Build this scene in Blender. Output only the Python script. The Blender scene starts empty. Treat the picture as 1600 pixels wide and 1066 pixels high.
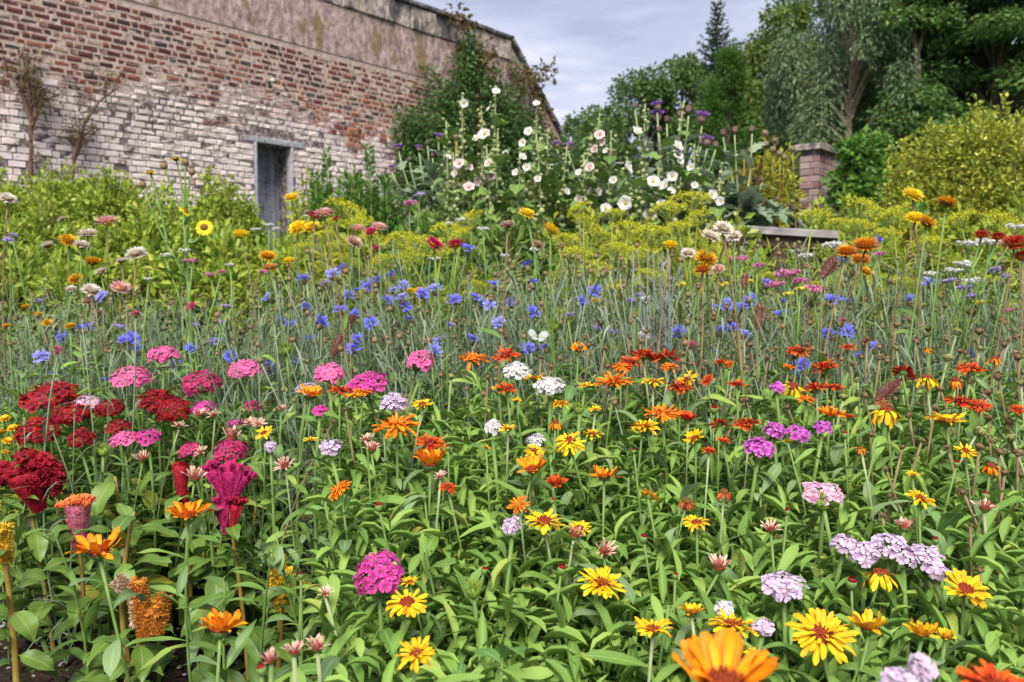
import bpy, math, random
import numpy as np
from mathutils import Matrix, Vector
rng = np.random.default_rng(7)
random.seed(7)
S = bpy.context.scene
COL = S.collection
R = math.radians
# ------------------------------------------------------------------ camera
F = 1244.0                      # focal length in photograph pixels
H = 0.85                        # eye height over the front of the bed
PITCH = math.atan(93.0 / F)
cam = bpy.data.cameras.new('camera')
cam.lens = 28.0; cam.sensor_width = 36.0
cam.clip_start = 0.05; cam.clip_end = 2000
cam.dof.use_dof = True; cam.dof.focus_distance = 1.25; cam.dof.aperture_fstop = 8.0
camo = bpy.data.objects.new('camera', cam); COL.objects.link(camo)
camo.location = (0, 0, H); camo.rotation_euler = (math.pi / 2 - PITCH, 0, 0)
S.camera = camo
# ------------------------------------------------------------------ sky, sun, exposure
SUN_EL, SUN_AZ = R(50), R(186)          # azimuth clockwise from +Y: the sun stands behind the camera
w = bpy.data.worlds.new('World'); S.world = w; w.use_nodes = True
nt = w.node_tree; nt.nodes.clear()
def N(nt, typ, ins=None, **props):
    n = nt.nodes.new(typ)
    for k, v in props.items(): setattr(n, k, v)
    for k, v in (ins or {}).items():
        s = n.inputs[k]
        if isinstance(v, bpy.types.NodeSocket): nt.links.new(v, s)
        elif isinstance(v, (tuple, list)) and len(v) == 3 and s.type == 'RGBA': s.default_value = (*v, 1)
        else: s.default_value = v
    return n
def mixc(nt, f, a, b, blend='MIX'):
    return N(nt, 'ShaderNodeMix', {0: f, 6: a, 7: b}, data_type='RGBA', blend_type=blend).outputs[2]
def mth(nt, op, a, b=0.0, c=0.0, clamp=False):
    return N(nt, 'ShaderNodeMath', {0: a, 1: b, 2: c}, operation=op, use_clamp=clamp).outputs[0]
def ramp(nt, f, stops):
    n = N(nt, 'ShaderNodeValToRGB', {0: f}); cr = n.color_ramp
    while len(cr.elements) < len(stops): cr.elements.new(0.5)
    for e, (p, c) in zip(cr.elements, stops):
        e.position = p; e.color = (*c, 1) if len(c) == 3 else c
    return n.outputs[0]
def rng01(nt, f, a, b, c=0.0, d=1.0):
    return N(nt, 'ShaderNodeMapRange', {0: f, 1: a, 2: b, 3: c, 4: d}, interpolation_type='SMOOTHSTEP').outputs[0]
sky = N(nt, 'ShaderNodeTexSky', sky_type='NISHITA', sun_disc=False, sun_elevation=SUN_EL, sun_rotation=SUN_AZ, air_density=1.0, dust_density=2.0)
tc = N(nt, 'ShaderNodeTexCoord')
mp = N(nt, 'ShaderNodeMapping', {0: tc.outputs['Generated'], 'Rotation': (0.0, R(8), R(20)), 'Scale': (1.3, 1.6, 7.0)})
n1 = N(nt, 'ShaderNodeTexNoise', {'Vector': mp.outputs[0], 'Scale': 1.7, 'Detail': 6.0, 'Roughness': 0.55, 'Distortion': 0.5})
n2 = N(nt, 'ShaderNodeTexNoise', {'Vector': mp.outputs[0], 'Scale': 5.5, 'Detail': 5.0, 'Roughness': 0.6})
cf = mth(nt, 'ADD', mth(nt, 'MULTIPLY', n1.outputs[0], 0.75), mth(nt, 'MULTIPLY', n2.outputs[0], 0.25))
cloud = ramp(nt, cf, [(0.38, (2.5, 2.65, 3.6)), (0.50, (3.5, 3.6, 4.55)), (0.62, (5.3, 5.3, 6.0))])
skyc = mixc(nt, 0.93, sky.outputs[0], cloud)
bg = N(nt, 'ShaderNodeBackground', {0: skyc, 1: 0.1})
wo = N(nt, 'ShaderNodeOutputWorld', {0: bg.outputs[0]})
sl = bpy.data.lights.new('sun', 'SUN'); sl.energy = 3.3; sl.angle = R(32); sl.color = (1.0, 0.95, 0.87)
so = bpy.data.objects.new('sun', sl); COL.objects.link(so)
sd = Vector((math.sin(SUN_AZ) * math.cos(SUN_EL), math.cos(SUN_AZ) * math.cos(SUN_EL), math.sin(SUN_EL)))
so.rotation_euler = sd.to_track_quat('Z', 'Y').to_euler(); so.location = sd * 60
vs = S.view_settings
S.display_settings.display_device = 'sRGB'
vs.view_transform = 'Standard'; vs.look = 'None'; vs.gamma = 1.0; vs.exposure = 1.05; vs.use_curve_mapping = False
S.cycles.use_denoising = True
S.cycles.max_bounces = 6; S.cycles.diffuse_bounces = 3; S.cycles.glossy_bounces = 2; S.cycles.transmission_bounces = 3; S.cycles.transparent_max_bounces = 4
# ------------------------------------------------------------------ projection: photograph pixel + depth -> point in the garden
CP, SP = math.cos(PITCH), math.sin(PITCH)
def P(px, py, d):
    x = (px - 800) / F * d; v = (533 - py) / F * d
    return np.array((x, d * CP + v * SP, H - d * SP + v * CP))
def gz(x, y):
    t = min(max((y - 1.9) / 2.0, 0), 1)
    s = 0.105 * t * t * (3 - 2 * t)
    return s * min(max(y - 1.9, 0), 13.5)
# ------------------------------------------------------------------ mesh helpers
class MB:
    def __init__(self): self.V = []; self.Fc = []; self.T = []; self.U = []; self.RV = []; self.MI = []; self.n = 0
    def add(self, geo, mi=0, M=None, rv=None):
        V, Fc, T, U = geo
        V = np.asarray(V, float)
        if M is not None: V = V @ M[:3, :3].T + M[:3, 3]
        self.V.append(V); n = self.n
        self.Fc.extend([[i + n for i in f] for f in Fc])
        self.T.append(np.asarray(T, float)); self.U.append(np.asarray(U, float))
        self.RV.append(np.full(len(V), rng.random() if rv is None else rv) if np.ndim(rv) == 0 else np.asarray(rv))
        self.MI.extend([mi] * len(Fc)); self.n += len(V)
        return self
    def mesh(self, name, mats, smooth=True):
        me = bpy.data.meshes.new(name)
        V = np.concatenate(self.V)
        me.from_pydata(V.tolist(), [], self.Fc)
        for nm, arr in (('t', self.T), ('u', self.U), ('rv', self.RV)):
            a = me.attributes.new(nm, 'FLOAT', 'POINT'); a.data.foreach_set('value', np.concatenate(arr).astype(np.float32))
        for m in (mats if isinstance(mats, (list, tuple)) else [mats]): me.materials.append(m)
        me.polygons.foreach_set('material_index', self.MI)
        me.polygons.foreach_set('use_smooth', [smooth] * len(me.polygons))
        me.update()
        return me
def nrm(v):
    v = np.asarray(v, float); l = np.linalg.norm(v); return v / l if l > 1e-9 else np.array((0, 0, 1.0))
def frame(o, d, up=(0, 0, 1), sc=1.0):
    """x along d, z near up"""
    x = nrm(d); y = np.cross(up, x)
    if np.linalg.norm(y) < 1e-4: y = np.cross((0, 1, 0), x)
    y = nrm(y); z = np.cross(x, y)
    M = np.eye(4); M[:3, 0] = x * sc; M[:3, 1] = y * sc; M[:3, 2] = z * sc; M[:3, 3] = o
    return M
def rot(axis, a):
    return np.array(Matrix.Rotation(a, 4, axis))
def tr(v, sc=1.0):
    M = np.eye(4); M[:3, 3] = v; M[0, 0] = M[1, 1] = M[2, 2] = sc; return M
def blade(L=1.0, W=0.25, rows=6, cols=2, prof=None, curl=0.6, fold=0.15, wave=0.0, wf=2.0, cup=0.0, seed=0, tooth=0.0):
    t = np.linspace(0, 1, rows + 1); u = np.linspace(-1, 1, cols + 1)
    prof = prof or (lambda t: np.sin(np.pi * np.clip(t, 0, 1) ** 0.8) ** 0.8)
    wv = W / 2 * np.maximum(prof(t), 0.012)
    th = curl * t; dx = np.cos(th); dz = -np.sin(th)
    x = np.concatenate([[0], np.cumsum((dx[1:] + dx[:-1]) / 2)]) * L / rows
    z = np.concatenate([[0], np.cumsum((dz[1:] + dz[:-1]) / 2)]) * L / rows
    V = []; T = []; U = []
    for i in range(rows + 1):
        for j in range(cols + 1):
            uu = u[j]; ww = wv[i] * (1 + (tooth if (i % 2) else -tooth) * abs(uu))
            h = abs(uu) * ww * fold - cup * (uu * ww) ** 2 / max(W, 1e-6) + wave * W * math.sin(wf * 6.28 * t[i] + seed + (1.6 if uu > 0 else 0)) * abs(uu) * (0.2 + t[i])
            V.append((x[i] + math.sin(th[i]) * h, uu * ww, z[i] + math.cos(th[i]) * h)); T.append(t[i]); U.append(uu)
    Fc = []
    for i in range(rows):
        for j in range(cols):
            a = i * (cols + 1) + j
            Fc.append([a, a + cols + 1, a + cols + 2, a + 1])
    return V, Fc, T, U
POOL = {}
def pblade(key, L, W, *a, **k):
    """a blade shape from a small pool, so that thousands are cheap"""
    if key not in POOL: POOL[key] = [blade(1.0, 1.0, *[(q() if callable(q) and getattr(q, '__name__', '') == '<lambda>' else q) for q in a], **k) for _ in range(14)]
    V, Fc, T, U = POOL[key][int(rng.integers(14))]
    V = np.asarray(V) * (L, W, L); return V, Fc, T, U
def tube(pts, rad, ns=5, cap=True):
    pts = np.asarray(pts, float); n = len(pts)
    if np.ndim(rad) == 0: rad = [rad] * n
    V = []; T = []; U = []
    ref = np.array((0.3, 0.9, 0.1))
    for i in range(n):
        d = nrm(pts[min(i + 1, n - 1)] - pts[max(i - 1, 0)])
        a = np.cross(d, ref)
        if np.linalg.norm(a) < 0.05: a = np.cross(d, (1, 0, 0))
        a = nrm(a); b = np.cross(d, a)
        for k in range(ns):
            q = 2 * math.pi * k / ns
            V.append(pts[i] + rad[i] * (math.cos(q) * a + math.sin(q) * b)); T.append(i / (n - 1)); U.append(0.5)
    Fc = []
    for i in range(n - 1):
        for k in range(ns):
            a = i * ns + k; b = i * ns + (k + 1) % ns
            Fc.append([a, b, b + ns, a + ns])
    if cap: Fc.append(list(range((n - 1) * ns, n * ns)))
    return V, Fc, T, U
def curve(a, b, sag=(0, 0, 0), n=7):
    a = np.asarray(a, float); b = np.asarray(b, float); s = np.asarray(sag, float)
    return [a + (b - a) * q + s * (4 * q * (1 - q)) for q in np.linspace(0, 1, n)]
def lathe(prof, ns=8):
    """prof: list of (r, z)"""
    V = []; T = []; U = []; n = len(prof)
    for i, (r, z) in enumerate(prof):
        for k in range(ns):
            q = 2 * math.pi * k / ns
            V.append((r * math.cos(q), r * math.sin(q), z)); T.append(i / max(n - 1, 1)); U.append(0.5)
    Fc = []
    for i in range(n - 1):
        for k in range(ns):
            a = i * ns + k; b = i * ns + (k + 1) % ns
            Fc.append([a, b, b + ns, a + ns])
    Fc.append(list(range(ns))[::-1]); Fc.append(list(range((n - 1) * ns, n * ns)))
    return V, Fc, T, U
def boxg(x0, x1, y0, y1, z0, z1):
    V = [(x, y, z) for z in (z0, z1) for y in (y0, y1) for x in (x0, x1)]
    return V, [[0, 2, 3, 1], [4, 5, 7, 6], [0, 1, 5, 4], [2, 6, 7, 3], [0, 4, 6, 2], [1, 3, 7, 5]], [0.5] * 8, [0.5] * 8
def cloud_geo(C, D, L, W, fold=0.25):
    """folded diamond leaves: centres C, directions D, lengths L, widths W (arrays)"""
    n = len(C); D = D / np.maximum(np.linalg.norm(D, axis=1, keepdims=True), 1e-6)
    q = rng.normal(size=(n, 3)); Sd = np.cross(D, q); Sd /= np.maximum(np.linalg.norm(Sd, axis=1, keepdims=True), 1e-6)
    flip = np.cross(D, Sd); up = flip[:, 2:3] < 0
    Nn = np.where(up, -flip, flip)
    L = L[:, None]; W = W[:, None]
    V = np.empty((n, 4, 3))
    V[:, 0] = C; V[:, 1] = C + D * L * 0.48 + Sd * W * 0.5 + Nn * W * fold
    V[:, 2] = C + D * L; V[:, 3] = C + D * L * 0.48 - Sd * W * 0.5 + Nn * W * fold
    b = np.arange(n)[:, None] * 4
    Fc = np.concatenate([b + np.array([[0, 1, 2]]), b + np.array([[0, 2, 3]])]).tolist()
    return V.reshape(-1, 3), Fc, np.tile([0, .5, 1, .5], n), np.tile([0., 1., 0., -1.], n)
def cloud(mb, C, D, L, W, mi=0, fold=0.25, rv=None):
    n = len(C)
    r = rng.random(n) if rv is None else rv
    mb.add(cloud_geo(np.asarray(C, float), np.asarray(D, float), np.asarray(L, float), np.asarray(W, float), fold), mi, None, np.repeat(r, 4))
# ------------------------------------------------------------------ object helpers
def ob(name, me, parent=None, M=None):
    o = bpy.data.objects.new(name, me); COL.objects.link(o)
    if parent is not None: o.parent = parent
    if M is not None: o.matrix_basis = Matrix(M.tolist()) if isinstance(M, np.ndarray) else M
    return o
def thing(name, loc, label=None, cat=None, group=None):
    o = bpy.data.objects.new(name, None); COL.objects.link(o); o.location = [float(q) for q in loc]; o.empty_display_size = 0.05
    if label: o['label'] = label
    if cat: o['category'] = cat
    if group: o['group'] = group
    return o
PEND = []      # (object, description, px, py): numbered from left to right at the end
def pend(o, desc, cat, group, px, py):
    o['category'] = cat; o['group'] = group; PEND.append((o, desc, px, py))
# ------------------------------------------------------------------ materials
def new_mat(name):
    m = bpy.data.materials.new(name); m.use_nodes = True; m.node_tree.nodes.clear(); return m, m.node_tree
def finish(nt, col, rough=0.6, spec=0.3, transl=0.0, bump=None, bdist=0.002, bstr=0.5, tcol=None, sheen=0.0):
    ins = {'Base Color': col, 'Roughness': rough, 'Specular IOR Level': spec}
    if sheen: ins['Sheen Weight'] = sheen
    b = N(nt, 'ShaderNodeBsdfPrincipled', ins)
    if bump is not None:
        bp = N(nt, 'ShaderNodeBump', {'Height': bump, 'Strength': bstr, 'Distance': bdist}); nt.links.new(bp.outputs[0], b.inputs['Normal'])
    out = b.outputs[0]
    if transl:
        tb = N(nt, 'ShaderNodeBsdfTranslucent', {'Color': tcol if tcol is not None else col})
        out = N(nt, 'ShaderNodeMixShader', {0: transl, 1: out, 2: tb.outputs[0]}).outputs[0]
    N(nt, 'ShaderNodeOutputMaterial', {0: out})
def at(nt, nm): return N(nt, 'ShaderNodeAttribute', attribute_name=nm).outputs['Fac']
def leaf_mat(name, c1, c2, vein=None, rough=0.5, spec=0.35, transl=0.22, obj=True, third=None):
    """colour of a leaf: differs from leaf to leaf, pale midrib"""
    m, nt = new_mat(name)
    rv = at(nt, 'rv')
    r = mth(nt, 'FRACT', mth(nt, 'ADD', rv, N(nt, 'ShaderNodeObjectInfo').outputs['Random'])) if obj else rv
    geo = N(nt, 'ShaderNodeTexCoord')
    no = N(nt, 'ShaderNodeTexNoise', {'Vector': geo.outputs['Object'], 'Scale': 9.0, 'Detail': 3.0})
    f = mth(nt, 'ADD', mth(nt, 'MULTIPLY', r, 0.8), mth(nt, 'MULTIPLY', no.outputs[0], 0.25), clamp=True)
    stops = [(0.0, c1), (1.0, c2)] if third is None else [(0.0, c1), (0.82, c2), (1.0, third)]
    col = ramp(nt, f, stops)
    if vein is not None:
        au = mth(nt, 'ABSOLUTE', at(nt, 'u'))
        vf = mth(nt, 'MULTIPLY', rng01(nt, au, 0.0, 0.16, 1.0, 0.0), 0.6)
        sv = mth(nt, 'SINE', mth(nt, 'ADD', mth(nt, 'MULTIPLY', at(nt, 't'), 52.0), mth(nt, 'MULTIPLY', au, -14.0)))
        vf = mth(nt, 'ADD', vf, mth(nt, 'MULTIPLY', rng01(nt, sv, 0.75, 1.0, 0.0, 0.25), 1.0), clamp=True)
        col = mixc(nt, vf, col, vein)
    finish(nt, col, rough, spec, transl)
    return m
def petal_mat(name, base, mid, tip, edge=None, edgek=0.7, p0=0.12, p1=0.55, transl=0.22, vary=0.25, rough=0.55, back=None):
    m, nt = new_mat(name)
    t = at(nt, 't'); rv = at(nt, 'rv')
    col = ramp(nt, t, [(0.0, base), (p0, base), (p1, mid), (1.0, tip)])
    geo = N(nt, 'ShaderNodeTexCoord')
    no = N(nt, 'ShaderNodeTexNoise', {'Vector': geo.outputs['Object'], 'Scale': 6.0, 'Detail': 3.0})
    if edge is not None:
        au = mth(nt, 'ABSOLUTE', at(nt, 'u'))
        e = rng01(nt, mth(nt, 'ADD', au, mth(nt, 'MULTIPLY', no.outputs[0], 0.5)), 0.75, 1.2, 0.0, edgek)
        col = mixc(nt, e, col, edge)
    if back is not None:
        col = mixc(nt, mth(nt, 'MULTIPLY', N(nt, 'ShaderNodeNewGeometry').outputs['Backfacing'], 0.75), col, back)
    vn = N(nt, 'ShaderNodeTexNoise', {'Vector': N(nt, 'ShaderNodeCombineXYZ', {0: mth(nt, 'MULTIPLY', at(nt, 'u'), 4.5), 1: mth(nt, 'MULTIPLY', t, 0.6), 2: mth(nt, 'MULTIPLY', rv, 40.0)}).outputs[0], 'Scale': 1.6, 'Detail': 2.0})
    col = mixc(nt, rng01(nt, vn.outputs[0], 0.42, 0.62, 0.0, 0.28), col, mixc(nt, 0.7, col, (0.02, 0.005, 0.004), 'MULTIPLY'))
    r = mth(nt, 'FRACT', mth(nt, 'ADD', rv, N(nt, 'ShaderNodeObjectInfo').outputs['Random']))
    hv = N(nt, 'ShaderNodeHueSaturation', {'Hue': mth(nt, 'ADD', 0.488, mth(nt, 'MULTIPLY', r, 0.024)), 'Saturation': 1.0, 'Value': mth(nt, 'ADD', 1.0 - vary * 0.6, mth(nt, 'MULTIPLY', r, vary)), 'Color': col})
    finish(nt, hv.outputs[0], rough, 0.2, transl, tcol=hv.outputs[0])
    return m
def plain_mat(name, c1, c2, scale=20.0, rough=0.7, spec=0.25, bump=0.0, bdist=0.003, transl=0.0, coord='Object', rvk=0.0):
    m, nt = new_mat(name)
    tc = N(nt, 'ShaderNodeTexCoord')
    no = N(nt, 'ShaderNodeTexNoise', {'Vector': tc.outputs[coord], 'Scale': scale, 'Detail': 5.0, 'Roughness': 0.6})
    f = rng01(nt, no.outputs[0], 0.3, 0.7)
    if rvk: f = mth(nt, 'ADD', mth(nt, 'MULTIPLY', f, 1 - rvk), mth(nt, 'MULTIPLY', at(nt, 'rv'), rvk))
    finish(nt, mixc(nt, f, c1, c2), rough, spec, transl, bump=no.outputs[0] if bump else None, bdist=bdist, bstr=bump)
    return m
# ================================================================== GROUND
def soil_mat():
    m, nt = new_mat('soil')
    tc = N(nt, 'ShaderNodeTexCoord')
    a = N(nt, 'ShaderNodeTexNoise', {'Vector': tc.outputs['Object'], 'Scale': 14.0, 'Detail': 8.0, 'Roughness': 0.7})
    b = N(nt, 'ShaderNodeTexVoronoi', {'Vector': tc.outputs['Object'], 'Scale': 60.0})
    c = N(nt, 'ShaderNodeTexNoise', {'Vector': tc.outputs['Object'], 'Scale': 0.8, 'Detail': 4.0})
    col = ramp(nt, a.outputs[0], [(0.3, (0.016, 0.010, 0.007)), (0.55, (0.040, 0.027, 0.019)), (0.75, (0.075, 0.055, 0.04))])
    y = N(nt, 'ShaderNodeSeparateXYZ', {0: tc.outputs['Object']}).outputs[1]
    g = rng01(nt, mth(nt, 'ADD', y, mth(nt, 'MULTIPLY', c.outputs[0], 2.0)), 6.5, 8.5)
    col = mixc(nt, g, col, ramp(nt, a.outputs[0], [(0.3, (0.03, 0.06, 0.012)), (0.7, (0.08, 0.13, 0.03))]))
    hgt = mth(nt, 'ADD', a.outputs[0], mth(nt, 'MULTIPLY', b.outputs[0], 0.5))
    finish(nt, col, 0.95, 0.1, bump=hgt, bdist=0.03, bstr=0.9)
    return m
M_SOIL = soil_mat()
ys = np.concatenate([np.linspace(-3, 3.2, 63), np.linspace(3.4, 22, 40), np.array([26, 32, 40, 60, 100, 200, 500, 1200])])
xs = np.concatenate([[-900, -300, -100, -40, -20, -12, -8, -5], np.linspace(-3, 3, 61), [5, 8, 12, 20, 40, 100, 300, 900]])
V = []; nx = len(xs)
for yy in ys:
    for xx in xs:
        near = 1.0 if (abs(xx) < 3.01 and -1 < yy < 3.3) else 0.0
        V.append((xx, yy, gz(xx, yy) + near * rng.normal() * 0.006))
Fc = [[j * nx + i, j * nx + i + 1, (j + 1) * nx + i + 1, (j + 1) * nx + i] for j in range(len(ys) - 1) for i in range(nx - 1)]
g = ob('ground', MB().add((V, Fc, [0] * len(V), [0] * len(V))).mesh('ground', M_SOIL)); g['kind'] = 'structure'
# ================================================================== OLD BRICK WALL
WA = np.array((-3.9, 13.0)); WD = nrm((1070 / F, 1.0, 0))[:2]; WNI = np.array((-WD[1], WD[0]))     # along the wall, and into it
def hit_wall(px, py):
    d = P(px, py, 1.0) - np.array((0, 0, H))
    # C + k*d = WA + s*WD
    A = np.array([[d[0], -WD[0]], [d[1], -WD[1]]]); k, s = np.linalg.solve(A, WA)
    return s, H + k * d[2]
WG = gz(0, 12.5)                                    # soil level along the foot of the wall
wall = thing('brick_wall', (WA[0], WA[1], WG), 'tall weathered brick garden wall with flaking whitewash and a grey doorway', 'wall')
wall.rotation_euler = (0, 0, math.atan2(WD[1], WD[0]))
def zl(z): return z - WG
DL, ZT = hit_wall(397, 222); DR, _ = hit_wall(457, 229)
Z_BR = 4.74; Z_PL = 5.56; Z_PA = 6.0; Z_CO = 6.09
S0 = -5.6; SC, _ = hit_wall(796, 70); SE = SC + 3.6; Z_E = Z_CO - 3.6 * 0.98
def ramp_z(s): return Z_CO - max(0.0, s - SC) * 0.98
def brick_mat(name, attr):
    m, nt = new_mat(name)
    pos = N(nt, 'ShaderNodeNewGeometry').outputs['Position']
    z = N(nt, 'ShaderNodeSeparateXYZ', {0: pos}).outputs[2]
    big = N(nt, 'ShaderNodeTexNoise', {'Vector': pos, 'Scale': 0.75, 'Detail': 4.0, 'Roughness': 0.6})
    mid = N(nt, 'ShaderNodeTexNoise', {'Vector': pos, 'Scale': 7.0, 'Detail': 6.0, 'Roughness': 0.7})
    fine = N(nt, 'ShaderNodeTexNoise', {'Vector': pos, 'Scale': 22.0, 'Detail': 5.0, 'Roughness': 0.7})
    col = N(nt, 'ShaderNodeAttribute', attribute_name='bc').outputs['Color'] if attr else N(nt, 'ShaderNodeObjectInfo').outputs['Color']
    col = mixc(nt, rng01(nt, fine.outputs[0], 0.45, 0.7, 0, 0.6), col, (0.035, 0.022, 0.022))
    zz = mth(nt, 'ADD', z, mth(nt, 'MULTIPLY', mth(nt, 'SUBTRACT', big.outputs[0], 0.5), 2.0))
    zone = mth(nt, 'MULTIPLY', rng01(nt, zz, 4.1, 3.0), rng01(nt, zz, 1.2, 2.2))
    patch = N(nt, 'ShaderNodeTexNoise', {'Vector': pos, 'Scale': 2.1, 'Detail': 4.0, 'Roughness': 0.6})
    wv = mth(nt, 'ADD', mth(nt, 'MULTIPLY', mid.outputs[0], 0.62), mth(nt, 'MULTIPLY', fine.outputs[0], 0.42))
    wv = mth(nt, 'ADD', wv, mth(nt, 'MULTIPLY', patch.outputs[0], 0.45))
    own = at(nt, 'rv') if attr else N(nt, 'ShaderNodeObjectInfo').outputs['Random']
    wv = mth(nt, 'ADD', wv, mth(nt, 'MULTIPLY', mth(nt, 'SUBTRACT', own, 0.5), 0.16))
    paint = rng01(nt, mth(nt, 'ADD', wv, mth(nt, 'MULTIPLY', zone, 0.34)), 0.86, 1.06)
    col = mixc(nt, mth(nt, 'MULTIPLY', paint, 0.88), col, mixc(nt, big.outputs[0], (0.52, 0.42, 0.39), (0.78, 0.70, 0.68)))
    finish(nt, col, 0.88, 0.2, bump=fine.outputs[0], bdist=0.006, bstr=0.7)
    return m
M_BRO = brick_mat('old_brick', False); M_BRA = brick_mat('old_brick_far', True)
def mortar_mat():
    m, nt = new_mat('mortar')
    pos = N(nt, 'ShaderNodeNewGeometry').outputs['Position']
    z = N(nt, 'ShaderNodeSeparateXYZ', {0: pos}).outputs[2]
    big = N(nt, 'ShaderNodeTexNoise', {'Vector': pos, 'Scale': 0.75, 'Detail': 4.0})
    fine = N(nt, 'ShaderNodeTexNoise', {'Vector': pos, 'Scale': 16.0, 'Detail': 6.0, 'Roughness': 0.7})
    zz = mth(nt, 'ADD', z, mth(nt, 'MULTIPLY', mth(nt, 'SUBTRACT', big.outputs[0], 0.5), 2.2))
    cream = ramp(nt, fine.outputs[0], [(0.3, (0.20, 0.14, 0.11)), (0.55, (0.42, 0.33, 0.27)), (0.75, (0.56, 0.47, 0.42))])
    dark = ramp(nt, fine.outputs[0], [(0.36, (0.05, 0.04, 0.045)), (0.52, (0.17, 0.13, 0.13)), (0.66, (0.5, 0.44, 0.43))])  # shadow lines of the joints in the whitewashed zone, put into the mortar colour
    finish(nt, mixc(nt, rng01(nt, zz, 3.1, 3.6), dark, cream), 0.95, 0.1, bump=fine.outputs[0], bdist=0.01, bstr=0.6)
    return m
M_MOR = mortar_mat()
def plaster_mat(name, c1, c2, c3, c4, sc=1.0):
    m, nt = new_mat(name)
    tcn = N(nt, 'ShaderNodeTexCoord').outputs['Object']
    mpn = N(nt, 'ShaderNodeMapping', {0: tcn, 'Scale': (1.6 * sc, 1.0, 0.75 * sc)}).outputs[0]
    a = N(nt, 'ShaderNodeTexNoise', {'Vector': mpn, 'Scale': 2.2, 'Detail': 7.0, 'Roughness': 0.62})
    b = N(nt, 'ShaderNodeTexNoise', {'Vector': mpn, 'Scale': 1.1, 'Detail': 3.0, 'W': 3.0}, noise_dimensions='4D')
    c = N(nt, 'ShaderNodeTexNoise', {'Vector': tcn, 'Scale': 13.0, 'Detail': 6.0, 'Roughness': 0.7})
    st = N(nt, 'ShaderNodeTexNoise', {'Vector': N(nt, 'ShaderNodeMapping', {0: tcn, 'Scale': (7.0, 1.0, 0.5)}).outputs[0], 'Scale': 1.0, 'Detail': 4.0})
    col = ramp(nt, a.outputs[0], [(0.32, c1), (0.5, c2), (0.68, c3)])
    col = mixc(nt, rng01(nt, b.outputs[0], 0.52, 0.60, 0, 0.85), col, c4)
    col = mixc(nt, rng01(nt, st.outputs[0], 0.55, 0.78, 0, 0.45), col, (0.09, 0.075, 0.08))
    col = mixc(nt, rng01(nt, c.outputs[0], 0.48, 0.66, 0, 0.6), col, (0.06, 0.055, 0.06))
    finish(nt, col, 0.93, 0.15, bump=mth(nt, 'ADD', a.outputs[0], mth(nt, 'MULTIPLY', c.outputs[0], 0.6)), bdist=0.03, bstr=0.8)
    return m
M_PLA = plaster_mat('pink_render', (0.13, 0.10, 0.10), (0.36, 0.25, 0.225), (0.52, 0.42, 0.37), (0.20, 0.14, 0.06), 2.6)
M_STO = plaster_mat('parapet_stone', (0.07, 0.07, 0.08), (0.34, 0.29, 0.25), (0.56, 0.45, 0.33), (0.045, 0.045, 0.055), 2.2)
M_COP = plaster_mat('coping_stone', (0.07, 0.07, 0.075), (0.16, 0.155, 0.16), (0.26, 0.24, 0.22), (0.05, 0.05, 0.05), 2.0)
M_CON = plaster_mat('grey_concrete', (0.30, 0.305, 0.335), (0.36, 0.36, 0.39), (0.42, 0.42, 0.45), (0.28, 0.28, 0.30), 0.5)
M_GREY = plaster_mat('grey_block_wall', (0.30, 0.31, 0.36), (0.38, 0.39, 0.44), (0.45, 0.46, 0.51), (0.26, 0.265, 0.30), 0.6)
# core (mortar) of the wall, with the doorway left open
mb = MB(); TH = 0.42; Y0 = 0.007
mb.add(boxg(S0, DL, Y0, TH, 0 - 0.3, zl(Z_BR)))
mb.add(boxg(DR, SC, Y0, TH, 0 - 0.3, zl(Z_BR)))
mb.add(boxg(DL, DR, Y0, TH, zl(ZT) + 0.001, zl(Z_BR)))
def prism(poly, y0, y1):
    n = len(poly)
    V = [(a, y0, b) for a, b in poly] + [(a, y1, b) for a, b in poly]
    return V, [list(range(n)), list(range(n, 2 * n))[::-1]] + [[i + n, (i + 1) % n + n, (i + 1) % n, i] for i in range(n)], [0] * 2 * n, [0] * 2 * n
RT = lambda s: zl(ramp_z(s)) - 0.10
sx = SC + (Z_CO - Z_BR - 0.10) / 0.98
mb.add(prism([(SC, -0.3), (SE, -0.3), (SE, RT(SE)), (sx, zl(Z_BR)), (SC, zl(Z_BR))], Y0, TH))
ob('mortar_core', mb.mesh('mortar_core', M_MOR, False), wall)
# rendered band, parapet stones and coping
mb = MB().add(prism([(S0, zl(Z_BR)), (sx, zl(Z_BR)), (SC + (Z_CO - Z_PL - 0.10) / 0.98, zl(Z_PL)), (S0, zl(Z_PL))], -0.006, TH))
ob('render_band', mb.mesh('render_band', M_PLA, False), wall)
mb = MB().add(prism([(S0, zl(Z_PL)), (SC + (Z_CO - Z_PL - 0.10) / 0.98, zl(Z_PL)), (SC, zl(Z_PA)), (S0, zl(Z_PA))], 0.012, TH))
ob('parapet_core', mb.mesh('parapet_core', M_MOR, False), wall)
def rough_block(x0, x1, y0, y1, z0, z1, c=0.012, jit=0.004):
    j = lambda: rng.normal() * jit
    bk = [(x0, y1, z0), (x1, y1, z0), (x1, y1, z1), (x0, y1, z1)]
    md = [(x0, y0 + c, z0), (x1, y0 + c, z0), (x1, y0 + c, z1), (x0, y0 + c, z1)]
    fr = [(x0 + c + j(), y0 + j(), z0 + c + j()), (x1 - c + j(), y0 + j(), z0 + c + j()), (x1 - c + j(), y0 + j(), z1 - c + j()), (x0 + c + j(), y0 + j(), z1 - c + j())]
    V = bk + md + fr
    Fc = [[8, 9, 10, 11]]
    for i in range(4):
        k = (i + 1) % 4
        Fc += [[4 + i, 4 + k, 8 + k, 8 + i], [i, k, 4 + k, 4 + i]]
    return V, Fc, [0.5] * 12, [0.5] * 12
s = S0
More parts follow.
